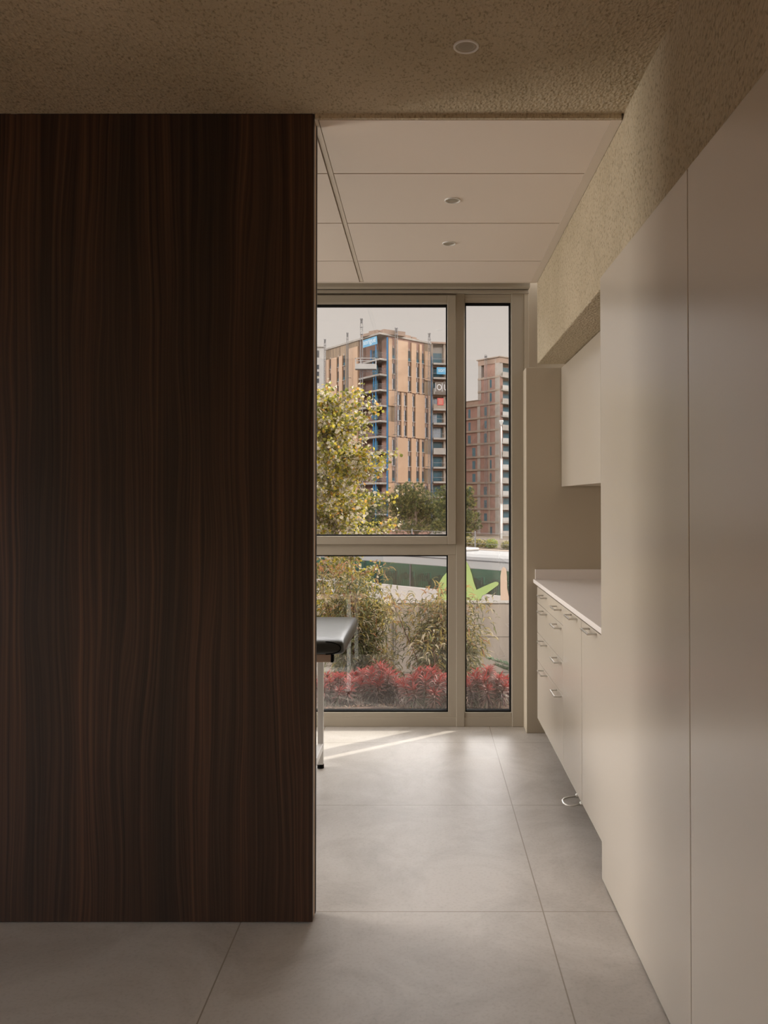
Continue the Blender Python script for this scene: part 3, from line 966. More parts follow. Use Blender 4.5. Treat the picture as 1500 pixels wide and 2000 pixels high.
# right facade cladding and windows, three storeys to a band
def win(f, xa, xb, k, pale, par=tw):
    b = MB()
    a, c = f.u(xa), f.u(xb)
    if a > c: a, c = c, a
    z0, z1 = S[k]+.38, S[k]+2.38
    f.box(b, a-.04, c+.04, z0-.05, z1+.04, .0, .06, 'win_dark')
    if pale and f is FR:
        f.box(b, a, a+(c-a)*.5, z0, z0+(z1-z0)*.47, .06, .09, 'win_pale'); f.box(b, a, a+(c-a)*.5, z0+(z1-z0)*.51, z1, .06, .09, 'win_pale')
    elif f is FL or not pale:
        f.box(b, a, c, z0, z0+(z1-z0)*.3, .06, .09, 'win_teal')
    f.box(b, a-.06, c+.06, z0-.16, z0-.04, .0, .30, 'batten')
    b.build('window', par)
    b2 = MB()
    m_ = (a+c)/2
    f.box(b2, m_-.12, m_+.06, z0-.62, z0-.16, .0, .16, 'batten'); f.box(b2, m_-.12, m_+.06, z1+.06, z1+.5, .0, .16, 'batten')
    return b2
strips = MB()
def panel(f, xa, xb, z0, z1, m='orange_panel', o=.34, name='cladding_panel'):
    b = MB()
    a, c = f.u(xa), f.u(xb)
    f.box(b, a, c, z0, z1, .0 if o < .2 else .05, o, m)
    return b.build(name, tw)
odd = dict(w=[(764, 770), (795, 801), (811, 817), (822, 827)], c=[(757, 763.5), (772, 794.5), (801.5, 810.7), (817.5, 821.7)])
even = dict(w=[(775.5, 781), (787, 793), (803.5, 809), (828, 834)], c=[(782, 786.7), (793.3, 803), (809.5, 827.6), (835, 838.6)])
for band in range(4):
    spec = odd if band % 2 == 0 else even
    k0 = band*3
    zt_ = ZR-.55 if band == 0 else S[k0-1]-.05
    zb_ = S[k0+2]-.02+.05
    if band == 3: zb_ = -1
    for xa, xb in spec['c']:
        panel(FR, xa, xb, zb_, zt_-.04)
    for k in range(k0, min(k0+3, 12)):
        for xa, xb in spec['w']:
            pale = not (k in (0, 8) or (k == 6 and xa > 820))
            b2 = win(FR, xa, xb, k, pale)
            strips.v += []
            base = len(strips.v)
            strips.f += [tuple(i+base for i in f) for f in b2.f]; strips.m += [strips.mi('batten')]*len(b2.f); strips.v += b2.v
    if band % 2 == 0:
        for k in range(k0, k0+3):
            good = k in (0, 1, 7)
            panel(FR, 828, 838.5, S[k]+.0, S[k]+2.95, 'orange_panel' if good else 'insulation', .34 if good else .12, 'cladding_panel' if good else 'bare_insulation')
    else:
        for k in range(k0, min(k0+3, 12)):
            good = k not in (4,)
            panel(FR, 757, 772, S[k]+.0, S[k]+2.95, 'orange_panel' if good else 'insulation', .34 if good else .12, 'cladding_panel' if good else 'bare_insulation')
panel(FR, 828, 838.5, S[0]+2.98, ZR-.2, 'insulation', .12, 'bare_insulation')
if strips.v:
    strips.build('batten_strips', tw)
# left facade
strips = MB()
for xa, xb in ((637.2, 644.8), (648.8, 659.8), (664.2, 670.8), (682.5, 692), (691.5, 701)):
    panel(FL, xa, xb, -1, ZR-1.75+(1.0 if xa > 680 else 0)-.5)
for k in range(11):
    for xa, xb in ((645.2, 648), (660.2, 663.6), (671.2, 674.5)):
        b2 = win(FL, xa, xb, k, False)
        base = len(strips.v)
        strips.f += [tuple(i+base for i in f) for f in b2.f]; strips.m += [strips.mi('batten')]*len(b2.f); strips.v += b2.v
strips.build('batten_strips', tw)
panel(FL, 637, 701, ZR-2.3, ZR-.15, 'insulation', .10, 'bare_insulation')
panel(FL, 674.6, 682.3, -1, ZR-2.3, 'insulation', .10, 'bare_insulation')
# banner with lettering
bn = thing('banner', FL.p(FL.u(724), S[0]+3, .2), 'light blue banner with white lettering hung under the roof of the tan tower', 'banner', 'blue banners on the towers')
b = MB()
cor = [(711, 665.5), (738.5, 656.5), (740, 672), (711.5, 680)]
FL.poly(b, [FL.hit(x, y) for x, y in cor], .30, .36, 'banner_blue')
b.build('banner_cloth', bn)
# letters follow the tilt of the cloth
ub0, zb0 = FL.hit(713, 675.5); ub1, zb1 = FL.hit(737, 667.5)
FLr = Face(0, 0, 1, 0); FLr.o = Vector(FL.p(ub0, 0, 0)); FLr.d = -FL.d; FLr.n = FL.n
lt = lettering(FLr, bn, 'sorigu\u00e9', 0, zb0-.25, zb0+1.05, .37, 'banner_white', abs(ub1-ub0))

# mast climbers
def lattice(b, X, Y, z0, z1, wd, m='galv', step=1.0, rr=.05):
    h = wd/2
    for sx in (-h, h):
        for sy in (-h, h):
            b.tube([(X+sx, Y+sy, z0), (X+sx, Y+sy, z1)], rr, m, 4)
    z = z0; fl = 1
    while z < z1:
        b.tube([(X-h, Y-h, z), (X+h, Y-h, z)], rr*.8, m, 4)
        b.tube([(X-h, Y-h, z), (X-h, Y+h, z)], rr*.6, m, 4)
        b.tube([(X-h*fl, Y-h, z), (X+h*fl, Y-h, min(z+step, z1))], rr*.6, m, 4)
        fl = -fl; z += step
def mast(f, x, ytop, ybot, wpx, lab, o=1.2, cross=False):
    f2 = Face(*(f.o+f.n*o)[:2], f.d.x, f.d.y); p = Vector(f2.p(f2.u(x), 0, 0)); u = (p-f.o).dot(f.d)
    z1 = at(x, ytop, p.y).z; z0 = -1 if ybot is None else at(x, ybot, p.y).z
    wd = wpx/F*p.y
    t = thing('mast_climber', (p.x, p.y, z0), lab, 'hoist mast', 'hoist masts on the facades')
    b = MB(); lattice(b, p.x, p.y, z0, z1, wd, step=1.0); b.build('lattice_mast', t)
    b = MB()
    for dz in (.1, 1.6, 3.0) if cross else (.1, 1.3):
        b.box(p.x-wd*.75, p.x+wd*.75, p.y-wd*.5, p.y+wd*.5, z1-dz-.14, z1-dz, 'galv')
    b.box(p.x-wd*.3, p.x+wd*.3, p.y-wd*.3, p.y+wd*.3, z1-.9, z1-.25, 'bus_line')
    b.build('mast_head', t)
    b = MB()
    z = z0+3
    while z < z1-6:
        c = Vector(f.p(u, z, 0)); b.tube([(p.x, p.y, z), c], .05, 'galv', 4); z += 6
    b.build('wall_tie', t)
    return t, p, wd, z0, z1
mast(FL, 634.5, 662, None, 3.2, 'lattice hoist mast at the far left corner of the tan tower')
mast(FL, 678.5, 649.5, None, 3.2, 'lattice hoist mast left of the balconies, lower than the one carrying the platform')
tm, pm, wm, zm0, zm1 = mast(FL, 706, 622, None, 4.4, 'tallest lattice hoist mast, carrying a white work platform', 3.4, True)
mast(FR, 774, 639.5, None, 4.6, 'lattice hoist mast on the right-hand tan facade, between the windows')
mast(FR, 838.5, 650.5, None, 4.0, 'lattice hoist mast at the right edge of the tan tower')
# platform on the tall mast
pf = MB()
xa, xb = at(694, 720, pm.y-1.2).x, at(735, 720, pm.y-1.2).x
zf, zrail, ztp = at(715, 724, pm.y).z, at(715, 713.5, pm.y).z, at(715, 702, pm.y).z
pf.box(xa, xb, pm.y-1.9, pm.y-.6, zf, zf+.15, 'galv')
pf.build('platform_floor', tm)
b = MB()
b.box(xa, xb, pm.y-1.95, pm.y-1.88, zf+.1, zrail, 'pale_render'); b.box(xa, xa+.06, pm.y-1.9, pm.y-.6, zf+.1, zrail, 'pale_render'); b.box(xb-.06, xb, pm.y-1.9, pm.y-.6, zf+.1, zrail, 'pale_render')
b.build('platform_side', tm)
b = MB()
for x in (xa, xa+(xb-xa)*.25, xb-.12):
    b.box(x, x+.12, pm.y-1.9, pm.y-1.78, zrail, ztp, 'pale_render'); b.box(x, x+.12, pm.y-.75, pm.y-.6, zrail, ztp-.3, 'pale_render')
b.box(xa, xb, pm.y-1.9, pm.y-1.8, ztp-.12, ztp, 'pale_render'); b.box(xa, xb, pm.y-.72, pm.y-.6, ztp-.4, ztp-.28, 'pale_render')
b.box(xa, xa+.1, pm.y-1.9, pm.y-.6, ztp-.2, ztp-.1, 'pale_render')
b.build('platform_rail', tm)

# grey tower at the right of the tan one
G = at(843, 800, 176)
FG = Face(G.x, G.y, 1.0, .20)
gt = thing('grey_tower', (G.x, G.y, -1), 'grey unfinished tower with recessed balconies, right of the tan tower', 'building')
zgr = FG.hit(850, 668)[1]
ug0, ug1 = FG.u(841.5), FG.u(892)
b = MB(); FG.box(b, ug0, ug1, -13, zgr-.3, -9, -1.2, 'slab_grey'); b.build('wall', gt)
b = MB(); FG.box(b, ug0-.2, ug1+.2, zgr-.35, zgr, -9.2, .3, 'parapet'); b.build('roof_slab', gt)
b = MB(); FG.box(b, ug0, FG.u(845.5), -3, zgr-.35, -1.2, .05, 'slab_beige'); FG.box(b, FG.u(866.5), FG.u(869.5), -3, zgr-.35, -1.2, .0, 'slab_beige'); b.build('pillar', gt)
b = MB(); FG.box(b, FG.u(842.3), FG.u(843.6), -3, zgr-3, .06, .14, 'net_blue'); b.build('safety_strip', gt)
gy = [712, 740, 770, 801, 828.5, 857.5, 886.5, 914, 942.5, 971, 1000]
for i_, y in enumerate(gy):
    z = FG.hit(856, y)[1]
    b = MB(); FG.box(b, FG.u(845), ug1, z-.15, z+.22, -1.2, .9, 'slab_grey'); FG.box(b, FG.u(845.5), ug1, z-.55, z-.15, -1.2, -.2, 'brick'); b.build('balcony_slab', gt)
    b = MB(); FG.box(b, FG.u(845), ug1, z+.22, z+1.15, .82, .9, 'slab_beige' if i_ % 2 else 'slab_grey') if i_ in (2, 3, 6) else FG.box(b, FG.u(845), ug1, z+1.0, z+1.08, .84, .9, 'galv')
    b.build('balcony_rail', gt)
    b = MB()
    u0_, u1_ = FG.u(848), FG.u(864.5)
    FG.box(b, u0_-.05, u1_+.05, z+.3, z+2.5, -1.2, -1.1, 'win_teal')
    if i_ in (3, 4, 5):
        for q_ in range(4 if i_ != 4 else 2):
            a0 = u0_+(u1_-u0_)*q_/4.4
            FG.box(b, a0+.03, a0+(u1_-u0_)/4.4-.03, z+.35, z+2.42, -1.1, -1.06, 'win_pale')
    b.build('window', gt)
def rect(f, b, xa, xb, ya, yb, o0, o1, m):
    a, z1 = f.hit(xa, ya); c, z0 = f.hit(xb, yb); f.box(b, a, c, z0, z1, o0, o1, m)
bn = thing('banner', FG.p(FG.u(860), FG.hit(860, 726)[1], 1), 'light blue banner with white lettering on the grey tower, cut off by the window frame', 'banner', 'blue banners on the towers')
b = MB(); rect(FG, b, 851, 880, 718.5, 733, .95, 1.0, 'banner_blue'); b.build('banner_cloth', bn)
a, z = FG.hit(854, 729.5); a2, z2 = FG.hit(877.5, 721.5)
lettering(FG, bn, 'sorigu\u00e9', a, z-.1, z2+.1, 1.02, 'banner_white', (a2-a)*1.15)
bn = thing('banner', FG.p(FG.u(860), FG.hit(860, 760)[1], 1), 'dark banner with large white outlined letters on the grey tower', 'banner')
b = MB(); rect(FG, b, 848, 886, 747, 771, .95, 1.0, 'banner_dark'); b.build('banner_cloth', bn)
b = MB()
for xa, xb, ya, yb in ((848.5, 886, 749.2, 750.2), (848.5, 886, 764.8, 765.8), (848.5, 849.3, 749.2, 765.8), (861.2, 862, 749.2, 765.8), (874, 874.8, 749.2, 765.8)):
    rect(FG, b, xa, xb, ya, yb, 1.0, 1.03, 'banner_white')
b.build('letter_frame', bn)
a, z = FG.hit(851.2, 763.2); a2, z2 = FG.hit(872.5, 752)
lettering(FG, bn, 'O U', a, z, z2, 1.03, 'banner_white', (a2-a))
bn = thing('banner', FG.p(FG.u(858), FG.hit(858, 785)[1], 1), 'small red banner hung on the grey tower below the letters', 'banner')
b = MB(); rect(FG, b, 852.3, 864.2, 778.5, 792.5, .95, 1.0, 'banner_red'); b.build('banner_cloth', bn)
b = MB()
for k_ in range(4):
    rect(FG, b, 855, 861.5, 781.5+k_*2.4, 782.6+k_*2.4, 1.0, 1.02, 'decal_peach')
b.build('printed_lines', bn)

# pale block at the far left
FW = Face(*at(617, 800, 205)[:2], 1, .15)
pb = thing('pale_block', FW.p(FW.u(620), -1, 0), 'pale rendered block with dark balconies at the left, behind the tan tower', 'building')
b = MB(); zt_ = FW.hit(624, 678)[1]; FW.box(b, FW.u(560), FW.u(634), -13, zt_, -10, 0, 'pale_render'); b.build('wall', pb)
b = MB(); FW.box(b, FW.u(559), FW.u(635), zt_, zt_+.5, -10, .4, 'pale_render'); b.build('roof_slab', pb)
for y in (684, 712, 725.5, 739, 765, 780, 800, 815, 835):
    b = MB(); rect(FW, b, 600, 623, y, y+(14 if y < 700 else 9), -.0, .08, 'win_dark'); b.build('window', pb)

# brick tower seen through the narrow pane
D2 = 190.0
K = at(976, 800, D2)
KL = Face(K.x, K.y, -.835, 1)
KR = Face(K.x, K.y, 1.1, 1)
bt = thing('brick_tower', (K.x, K.y, -1), 'unfinished red brick tower with concrete bands, seen through the narrow right pane', 'building')
kz = lambda y: KL.hit(970, y)[1]
Z0 = kz(735)
ZT = kz(698.5)
uk0, uk1 = 0, KL.u(934)
ukw = KL.u(890)
urr = KR.u(1020)
zw = KL.hit(920, 784)[1]
b = MB()
KL.box(b, 0, uk1, -13, Z0, -1, 0, 'brick_red'); KL.box(b, 3.2, uk1, -13, Z0, -14, -1, 'brick_red')
b.build('wall', bt)
b = MB(); KL.box(b, uk1, ukw, -13, zw-1.2, -12, -.15, 'brick_red'); b.build('wing_wall', bt)
b = MB(); KL.box(b, uk1-.1, ukw, zw-1.3, zw, -12, .0, 'parapet'); KL.box(b, uk1, ukw, zw, zw+.15, -12.1, .15, 'slab_beige'); b.build('wing_parapet', bt)
b = MB()
ztop_b = kz(709)
KL.box(b, -.1, uk1, ztop_b, ZT, -4, .05, 'parapet'); KL.box(b, -.3, uk1+.3, ZT, ZT+.22, -4.2, .3, 'slab_beige')
b.build('roof_beam', bt)
b = MB()
KL.box(b, uk1-1.0, uk1, Z0, ztop_b, -1, 0, 'slab_grey'); KL.box(b, 0, .7, Z0, ztop_b, -1, .05, 'slab_grey')
KL.box(b, .7, KL.u(955.5), Z0, ztop_b, -1.0, -.6, 'slab_beige')
KL.box(b, KL.u(955.5), KL.u(948), ztop_b-1.0, ztop_b, -1.0, -.6, 'brick_red')
KL.box(b, KL.u(960), uk1-1, Z0, Z0+.35, -.6, -.3, 'slab_beige')
b.build('top_storey', bt)
b = MB()
for xa, xb in ((971, 976.5), (932.5, 938), (953.8, 957)):
    KL.box(b, KL.u(xb) if xb < 976 else -.05, KL.u(xa), -13, Z0 if xa > 945 else zw-1.3, 0, .12 if xa > 960 else .05, 'slab_grey' if xa != 953.8 else 'slab_beige')
KL.box(b, uk1-1.0, uk1+.02, zw, Z0, 0, .06, 'slab_grey')
b.build('pillar', bt)
lv = [Z0-2.95*k for k in range(14)]
for k, z in enumerate(lv):
    b = MB(); KL.box(b, 0, ukw if z < zw-.5 else uk1, z-.30, z+.12, -.1, .16, 'slab_beige'); b.build('floor_band', bt)
    b = MB(); KR.box(b, .4, urr, z-.28, z+.1, -1.4, .5, 'slab_grey'); KR.box(b, .5, urr, z+.1, z+.95, .40, .48, 'pale_render' if k % 2 else 'slab_grey'); b.build('balcony', bt)
    b = MB(); KR.box(b, .9, urr-.3, z+.2, z+2.3, -1.4, -1.3, 'win_teal'); b.build('balcony_opening', bt)
b = MB(); KR.box(b, .2, urr, -13, ZT, -5, -1.4, 'brick'); KR.box(b, 0, .6, -13, ZT, -1.4, 0, 'slab_grey'); KR.box(b, -.2, urr+.3, ZT, ZT+.22, -5, .3, 'slab_beige')
KR.box(b, .6, urr, ztop_b, ZT, -1.4, -.2, 'parapet'); b.build('side_wall', bt)
wins = [(956.3, 960.3, 742, 757), (956.3, 960.3, 768, 784), (945.8, 950.8, 795.6, 811.5), (946, 950.6, 822, 836.5), (945.5, 950.8, 847, 865),
        (956.6, 960.2, 872.5, 890.5), (956.6, 960, 898.5, 916.5), (956.6, 960, 924.5, 942.5), (945.2, 951, 951, 969), (945.5, 951.2, 977, 994.5), (945.5, 951.2, 1002.5, 1019),
        (957.5, 961, 1029, 1047), (957.6, 961, 1055, 1066), (913.6, 918, 800, 817), (914, 918, 825.5, 841), (913, 918.5, 851, 868.5), (921.6, 927.6, 875, 892), (921.6, 927.4, 900.5, 917),
        (921.8, 927.6, 925.5, 944), (913.4, 918.6, 951, 969), (922, 928, 1053, 1061)]
for xa, xb, ya, yb in wins:
    b = MB(); rect(KL, b, xa, xb, ya, yb, -.2, .012 if xa > 932 else -.135, 'win_teal'); b.build('window', bt)
mb_ = MB()
xm = KL.u(953.8); pm_ = Vector(KL.p(xm, 0, .8))
lm = thing('mast_climber', (pm_.x, pm_.y, -1), 'lattice hoist mast on the red brick tower', 'hoist mast', 'hoist masts on the facades')
lattice(mb_, pm_.x, pm_.y, -1, at(953.8, 693, pm_.y).z, .42, step=1.2, rr=.03); mb_.build('lattice_mast', lm)
b = MB(); z_ = at(953.8, 695, pm_.y).z; b.box(pm_.x-.3, pm_.x+.3, pm_.y-.2, pm_.y+.2, z_-.4, z_, 'bus_line'); b.build('mast_head', lm)

# ------------------------------------------------------------------ plants
def branch_pts(p0, d, L, n, rnd, wob=.12, grav=0):
    pts = [Vector(p0)]; d = d.normalized()
    for a in range(n):
        d = (d+Vector((rnd.uniform(-wob, wob), rnd.uniform(-wob, wob), rnd.uniform(-wob, wob)+grav))).normalized()
        pts.append(pts[-1]+d*L/n)
    return pts
def rdir(r, zlo=-1, zhi=1):
    a = r.uniform(0, 2*math.pi); z = r.uniform(zlo, zhi); s_ = math.sqrt(max(0, 1-z*z))
    return Vector((math.cos(a)*s_, math.sin(a)*s_, z))

# poplar close to the wall
def poplar(x, y, lab):
    r = random.Random(5)
    z0 = gz(x, y)
    t = thing('poplar_tree', (x, y, z0), lab, 'tree')
    tr = MB(); lf = MB()
    trunk = [Vector((x, y, z0-.05)), Vector((x+.02, y, z0+.8)), Vector((x-.01, y+.03, z0+1.6)), Vector((x-.03, y, z0+2.4)), Vector((x-.03, y, z0+2.86))]
    tr.tube(trunk, [.028, .024, .018, .010, .004], 'bark_pale', 8)
    mats_ = ['leaf_olive']*5+['leaf_yellow']*4+['leaf_pale']*6+['leaf_dark']*4+['leaf_amber']*1+['leaf_grey']*2
    tips = []
    for k in range(122):
        h_ = r.uniform(.55, 2.82)
        a = 0
        while trunk[a+1].z-z0 < h_ and a < 3: a += 1
        f_ = (h_-(trunk[a].z-z0))/(trunk[a+1].z-trunk[a].z)
        p = trunk[a].lerp(trunk[a+1], max(0, min(1, f_)))
        reach = .70*(1-((h_-1.5)/1.75)**2)+.08
        d = rdir(r, .05, .75)
        pts = branch_pts(p, d, reach*r.uniform(.55, 1.05), 6, r, .16, -.01)
        tr.tube(pts, [.006, .005, .004, .003, .0025, .002, .0012], 'bark_pale', 4, False)
        tips.append(pts)
    for pts in tips:
        for k in range(150):
            s_ = r.uniform(.6, 5.9); a = int(s_); p = pts[a].lerp(pts[min(a+1, 6)], s_-a)
            p = p+rdir(r)*r.uniform(.01, .10)
            d = rdir(r, -1, .5)
            L = r.uniform(.026, .044)
            lf.blade(p, d, rdir(r), L, L*.86, r.choice(mats_), .2, .38)
    tr.build('trunk', t, smooth=True)
    lf.build('foliage', t)
poplar(-.86, 8.45, 'slender poplar with yellow-green leaves in front of the towers, behind the left shrub')

def cane_shrub(x, y, top, wid, seed, lab, ncane=26, nleaf=120):
    r = random.Random(seed)
    z0 = gz(x, y)
    t = thing('bamboo_shrub', (x, y, z0), lab, 'shrub', 'narrow-leaved shrubs in the bed')
    tr = MB(); lf = MB()
    hgt = top-z0
    for k in range(ncane):
        p = Vector((x+r.gauss(0, .05), y+r.gauss(0, .06), z0-.03))
        d = Vector((r.gauss(0, .17), r.gauss(0, .17), 1))
        L = hgt*r.uniform(.45, 1.03)
        pts = branch_pts(p, d, L, 8, r, .09, 0)
        tr.tube(pts, [.006, .006, .005, .005, .004, .004, .003, .002, .001], 'cane', 4, False)
        for q in range(nleaf):
            s_ = r.uniform(.5, 8); a = min(int(s_), 7); pp = pts[a].lerp(pts[a+1], s_-a)
            hh = (pp.z-z0)/hgt
            off = wid*(.95-.55*abs(hh-.5)*1.6)*r.random()**.6*.62
            dd = rdir(r, -.35, .45)
            pp = pp+dd*off
            ld = (dd+rdir(r)*.9+Vector((0, 0, -.35))).normalized()
            L_ = r.uniform(.05, .09)
            if hh > .84: ms = ['nan_rust', 'nan_rust', 'nan_olive', 'nan_green']
            elif hh < .42: ms = ['nan_green']*7+['nan_dark']*5+['nan_olive']*2+['nan_pale']*2
            else: ms = ['nan_green']*5+['nan_olive']*6+['nan_dark']*5+['nan_pale']*3+['nan_rust']
            lf.blade(pp, ld, Vector((0, 0, 1))+rdir(r)*.4, L_, r.uniform(.012, .017), r.choice(ms), .35, .42)
    tr.build('canes', t, smooth=True); lf.build('foliage', t)
cane_shrub(-.63, 7.75, .93, .30, 21, 'tall narrow-leaved shrub at the left, growing in front of the poplar', 30, 230)
cane_shrub(.17, 7.55, .69, .37, 22, 'broad narrow-leaved shrub with rusty tips in front of the pale wall and the mullion', 36, 235)
cane_shrub(-.40, 7.6, .12, .17, 23, 'low narrow-leaved shrub between the two taller ones', 14, 120)

def spurge(x, y, h, wid, seed, lab, nst=12, dusk=.3, droop=.55):
    nst = int(nst*1.5)
    r = random.Random(seed)
    z0 = gz(x, y)
    t = thing('red_spurge', (x, y, z0), lab, 'plant', 'red-leaved plants in the bed')
    tr = MB(); lf = MB(); tp = MB()
    for k in range(nst):
        an = 2*math.pi*k/nst*2.4+r.uniform(-.3, .3)
        rad = wid*math.sqrt((k+.3)/nst)
        lean = rad/wid
        top = Vector((x+math.cos(an)*rad, y+math.sin(an)*rad, z0+h*(1.02-.48*lean**2)*r.uniform(.9, 1.05)))
        base = Vector((x+math.cos(an)*rad*.35, y+math.sin(an)*rad*.35, z0-.01))
        mid = base.lerp(top, .5)+Vector((math.cos(an), math.sin(an), 0))*wid*.08*lean
        pts = [base, mid, top]
        tr.tube(pts, [.006, .005, .004], 'cane', 5, False)
        dirv = (top-mid).normalized()
        N = 100
        for q in range(N):
            s_ = (q+.5)/N
            p = base.lerp(mid, s_*2) if s_ < .5 else mid.lerp(top, (s_-.5)*2)
            a = q*2.399+r.uniform(-.2, .2)
            sd = dirv.orthogonal().normalized()
            sd = (Matrix.Rotation(a, 3, dirv) @ sd)
            up_ = -droop+ (.95+droop)*max(0, (s_-.35)/.65)**1.4
            d = (sd+dirv*up_).normalized()
            L = (.100-.036*s_)*r.uniform(.8, 1.2)*(h/.26)**.5
            if s_ > .89: m_, W = r.choice(['red_top', 'red_top', 'red_rose']), .0105; bb = tp
            elif s_ > .68: m_, W = r.choice(['red_rose', 'red_mauve', 'red_mauve', 'red_mauve']), .0115; bb = lf
            else:
                m_ = r.choice(['red_dusk'] if r.random() < dusk else ['red_mauve', 'red_mauve', 'red_green', 'red_pale', 'red_pale']); W = .012; bb = lf
            bb.blade(p, d, dirv, L, W, m_, .35 if s_ < .6 else .15, .55)
    tr.build('stems', t, smooth=True); lf.build('lower_leaves', t)
    o = tp.build('top_rosettes', t); o['label'] = 'bright red top leaves'
for px, pb_, py_, pr, Y, sd, nst, dk, lab in (
        (655, 1376, 1318, 52, 5.88, 31, 13, .15, 'red-leaved plant at the far left of the bed, beside the couch leg'),
        (742, 1372, 1300, 44, 6.02, 32, 13, .75, 'dark purple and red leaved plant, tallest in the middle of the bed'),
        (702, 1350, 1312, 34, 6.45, 33, 9, .3, 'small red-tipped plant behind the two left ones'),
        (790, 1368, 1334, 26, 6.2, 34, 8, .2, 'smallest red-tipped plant, between the purple one and the widest one'),
        (836, 1384, 1311, 64, 5.78, 35, 18, .12, 'widest red-tipped plant, in front of the mullion'),
        (948, 1386, 1310, 50, 5.74, 36, 13, .3, 'red-tipped plant in the narrow pane'),
        (988, 1378, 1324, 26, 6.0, 37, 8, .1, 'small red plant at the right edge of the narrow pane')):
    p = at(px, pb_, Y); zt_ = at(px, py_, Y).z
    spurge(p.x, Y, zt_-gz(p.x, Y), pr/F*Y, sd, lab, nst, dk)

# iris blades
t = thing('iris_blades', (-.70, 6.6, gz(-.7, 6.6)), 'few upright pale green blades beside the left red plant', 'plant')
b = MB()
for k, (px, py_) in enumerate(((634, 1300), (641, 1308), (646, 1306), (628, 1296), (638, 1318))):
    q = at(px, py_, 6.6); g0 = Vector((q.x-.012+.004*k, 6.6+.01*k, gz(q.x, 6.6)))
    b.leaf(g0, Vector((q.x+.004, 6.6, q.z))-g0, Vector((0, -1, 0)), (Vector((q.x, 6.6, q.z))-g0).length, .013, 'blade', .03)
b.build('blades', t)

# conifer sprig on the right
t = thing('young_conifer', (.82, 7.0, gz(.82, 7.0)), 'young conifer reaching in at the right of the narrow pane', 'shrub')
tr = MB(); lf = MB(); r = random.Random(9)
z0 = gz(.82, 7)
tr.tube([(.82, 7, z0-.02), (.82, 7, z0+.2), (.80, 7, z0+.45)], [.012, .01, .004], 'bark', 6)
for k in range(15):
    if k < 3:
        q = [at(955, 1284, 7.0), at(966, 1300, 6.95), at(974, 1316, 7.05)][k]
        p = Vector((.82, 7, q.z-.10)); d = q-p; L = d.length
    else:
        p = Vector((.82, 7, z0+r.uniform(.08, .42))); d = rdir(r, .0, .6); d.x = abs(d.x); L = r.uniform(.12, .26)
    pts = branch_pts(p, d, L, 6, r, .04)
    tr.tube(pts, .003, 'bark', 4, False)
    for q in range(420):
        s_ = r.uniform(0, 5.99); a = int(s_); pp = pts[a].lerp(pts[a+1], s_-a)
        w_ = .055*(1-s_/7)
        side = rdir(r, -.4, .6); dd = (d.normalized()*.9+side*.8).normalized()
        lf.leaf(pp+side*r.uniform(0, w_*.6), dd, Vector((0, 0, 1)), r.uniform(.018, .034), .0055, r.choice(['conifer', 'conifer', 'conifer_pale']), .1)
tr.build('stems', t, smooth=True); lf.build('needles', t)
# pale stones
for k, (px, py_, w_, h_, lab) in enumerate(((997, 1369, .10, .065, 'pale stone block beside the red plant at the right'), (999, 1349, .09, .05, 'smaller pale stone block behind the first'))):
    Y = 6.35+.3*k; q = at(px, py_, Y)
    b = MB(); b.box(q.x-.03, q.x+w_, Y, Y+.14, gz(q.x, Y)-.03, q.z+h_*.5, 'stone_white')
    tag(b.build('stone_block', bevel=.008), lab, 'stone')

# pines on the site
def pine(name, Y, trunkpx, blobs, lab, seed, dens=1.0):
    r = random.Random(seed)
    base = at(trunkpx, 1040, Y); base.z = -4.6
    t = thing(name, base, lab, 'tree', 'pines beyond the street')
    tr = MB(); lf = MB()
    cx = sum(q[0]*q[2]*q[3] for q in blobs)/sum(q[2]*q[3] for q in blobs)
    cy = min(q[1] for q in blobs)
    top = at(cx, cy, Y)
    tr.tube([base-Vector((0, 0, .3)), base.lerp(top, .5)+Vector((.15, 0, 0)), top], [.22, .16, .05], 'bark', 7)
    for bx, by, rx, ry in blobs:
        rx, ry = rx*1.35, ry*1.35
        c = at(bx, by, Y)+Vector((0, r.uniform(-.8, .8), 0))
        ax, az = rx/F*Y, ry/F*Y
        fork = base.lerp(top, max(.15, min(.9, (c.z-base.z)/(top.z-base.z)-.18)))
        tr.tube([fork, fork.lerp(c, .5)+Vector((0, 0, -.08)), c], [.07, .05, .02], 'bark', 5, False)
        for k in range(int(dens*rx*ry*.62)):
            d = rdir(r); rad = r.random()**.45
            p = c+Vector((d.x*ax*rad, d.y*ax*.8*rad, d.z*az*rad))
            tuft = rdir(r, .0, 1)
            hi = d.z*rad
            ms = ['pine_light', 'pine_mid', 'pine_mid', 'pine_dark']
            m_ = r.choice(ms)
            for q in range(9):
                dd = (tuft+rdir(r)*.85).normalized()
                lf.leaf(p, dd, rdir(r), r.uniform(.12, .21), .026, m_, .1)
    tr.build('trunk', t, smooth=True); lf.build('needles', t)
pine('pine_tree', 60, 808, [(803, 960, 26, 15), (778, 982, 26, 14), (800, 990, 30, 18), (828, 978, 28, 16), (846, 996, 26, 14), (815, 1008, 30, 14), (782, 1006, 24, 13), (762, 974, 12, 9), (835, 1016, 26, 10), (800, 1030, 36, 10), (850, 1032, 24, 9)],
     'broad dark pine in the middle of the view, below the tan tower', 41)
pine('pine_tree', 66, 722, [(722, 975, 22, 12), (708, 1000, 20, 14), (735, 992, 20, 12), (722, 1020, 26, 12), (742, 1028, 20, 9), (700, 1030, 26, 10)],
     'darker pine behind the poplar, left of the broad one', 42)
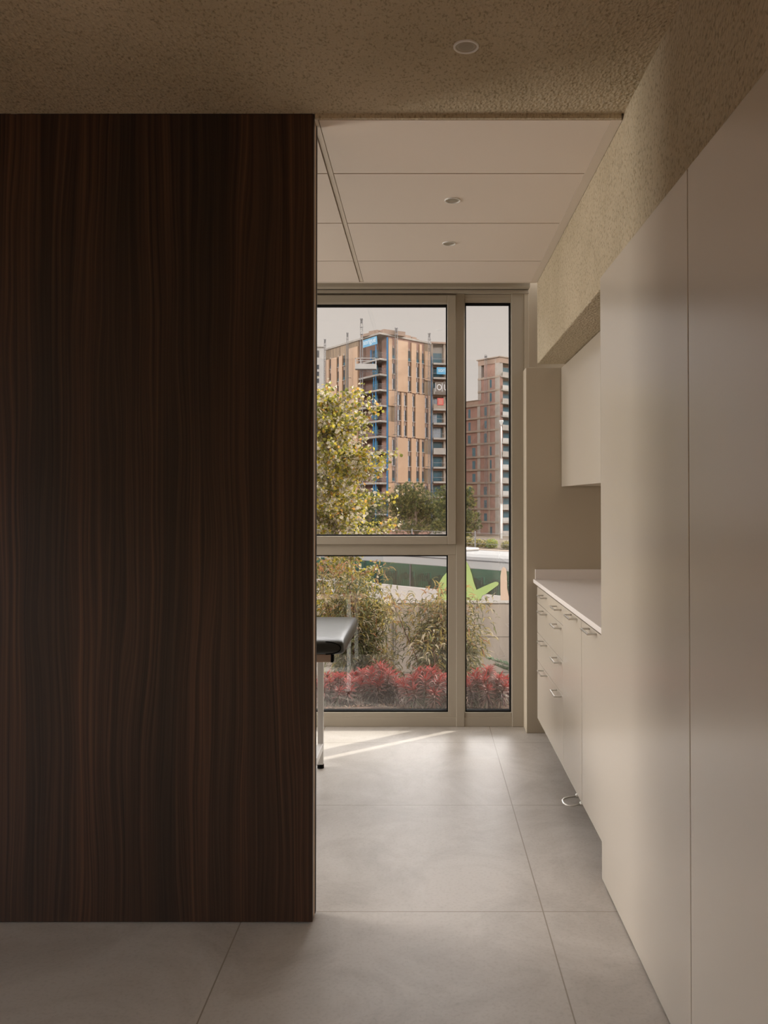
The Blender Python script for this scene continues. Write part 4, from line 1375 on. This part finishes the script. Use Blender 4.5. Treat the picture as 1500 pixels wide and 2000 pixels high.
pine('pine_tree', 54, 902, [(880, 965, 24, 14), (872, 990, 22, 14), (890, 1010, 28, 14), (868, 1026, 22, 12), (908, 962, 14, 9), (912, 984, 16, 9), (918, 1008, 16, 9), (922, 1026, 16, 9), (908, 1040, 14, 9)],
     'lighter pine behind the mullion, its branch tips showing in the narrow pane', 43)

# shrubs along the kerb
def kerb_shrub(px, py_, rx, ry, Y, lab, seed, ms):
    r = random.Random(seed)
    c = at(px, py_, Y); c0 = Vector((c.x, c.y, kp.z-.12))
    t = thing('kerb_shrub', c0, lab, 'shrub', 'shrubs along the kerb')
    tr = MB(); lf = MB()
    ax, az = rx/F*Y, ry/F*Y
    for k in range(7):
        e_ = c+Vector((r.uniform(-.7, .7)*ax, r.uniform(-.3, .3), r.uniform(-.2, .6)*az))
        tr.tube([c0+Vector((r.uniform(-.1, .1), 0, 0)), e_], [.02, .008], 'bark', 4, False)
    for k in range(int(rx*ry*14)):
        d = rdir(r); rad = r.random()**.4
        lf.leaf(c+Vector((d.x*ax, d.y*.45, d.z*az))*rad, rdir(r, -.2, 1), rdir(r), r.uniform(.06, .12), .035, r.choice(ms), .2)
    tr.build('stems', t); lf.build('foliage', t)
dry = ['leaf_olive', 'nan_olive', 'pine_mid', 'nan_dark', 'leaf_grey']
for a_ in ((914, 1060, 11, 11, 36.0, 'olive kerb shrub at the left of the narrow pane, under the pine tips', 51, dry),
           (931, 1062, 10, 9, 35.2, 'dry olive kerb shrub in the middle of the narrow pane', 52, dry),
           (945, 1064, 8, 8, 34.6, 'small dull kerb shrub between the dry one and the bright green one', 55, dry),
           (961, 1063, 11, 10, 34, 'bright green kerb shrub left of the street lamp', 53, ['leaf_olive', 'pine_light', 'conifer_pale', 'blade']),
           (991, 1066, 11, 8, 33.2, 'low kerb shrub right of the street lamp', 54, dry)):
    kerb_shrub(*a_)
# site fence along the kerb
fp = terrace(14, .6)
t = thing('site_fence', (fp.x, fp.y, kp.z-.12), 'low wire fence with thin posts along the kerb, under the pines', 'fence')
for k in range(15):
    p = terrace(-9+3.35*k, .6)
    b = MB(); b.tube([(p.x, p.y, kp.z-.15), (p.x, p.y, kp.z+.62)], .03, 'galv', 6); b.build('post', t)
for k in range(3):
    z_ = kp.z+.15+k*.2; p = terrace(-9, .6); q = terrace(38, .6)
    b = MB(); b.tube([(p.x, p.y, z_), (q.x, q.y, z_)], .008, 'galv', 4); b.build('wire', t)
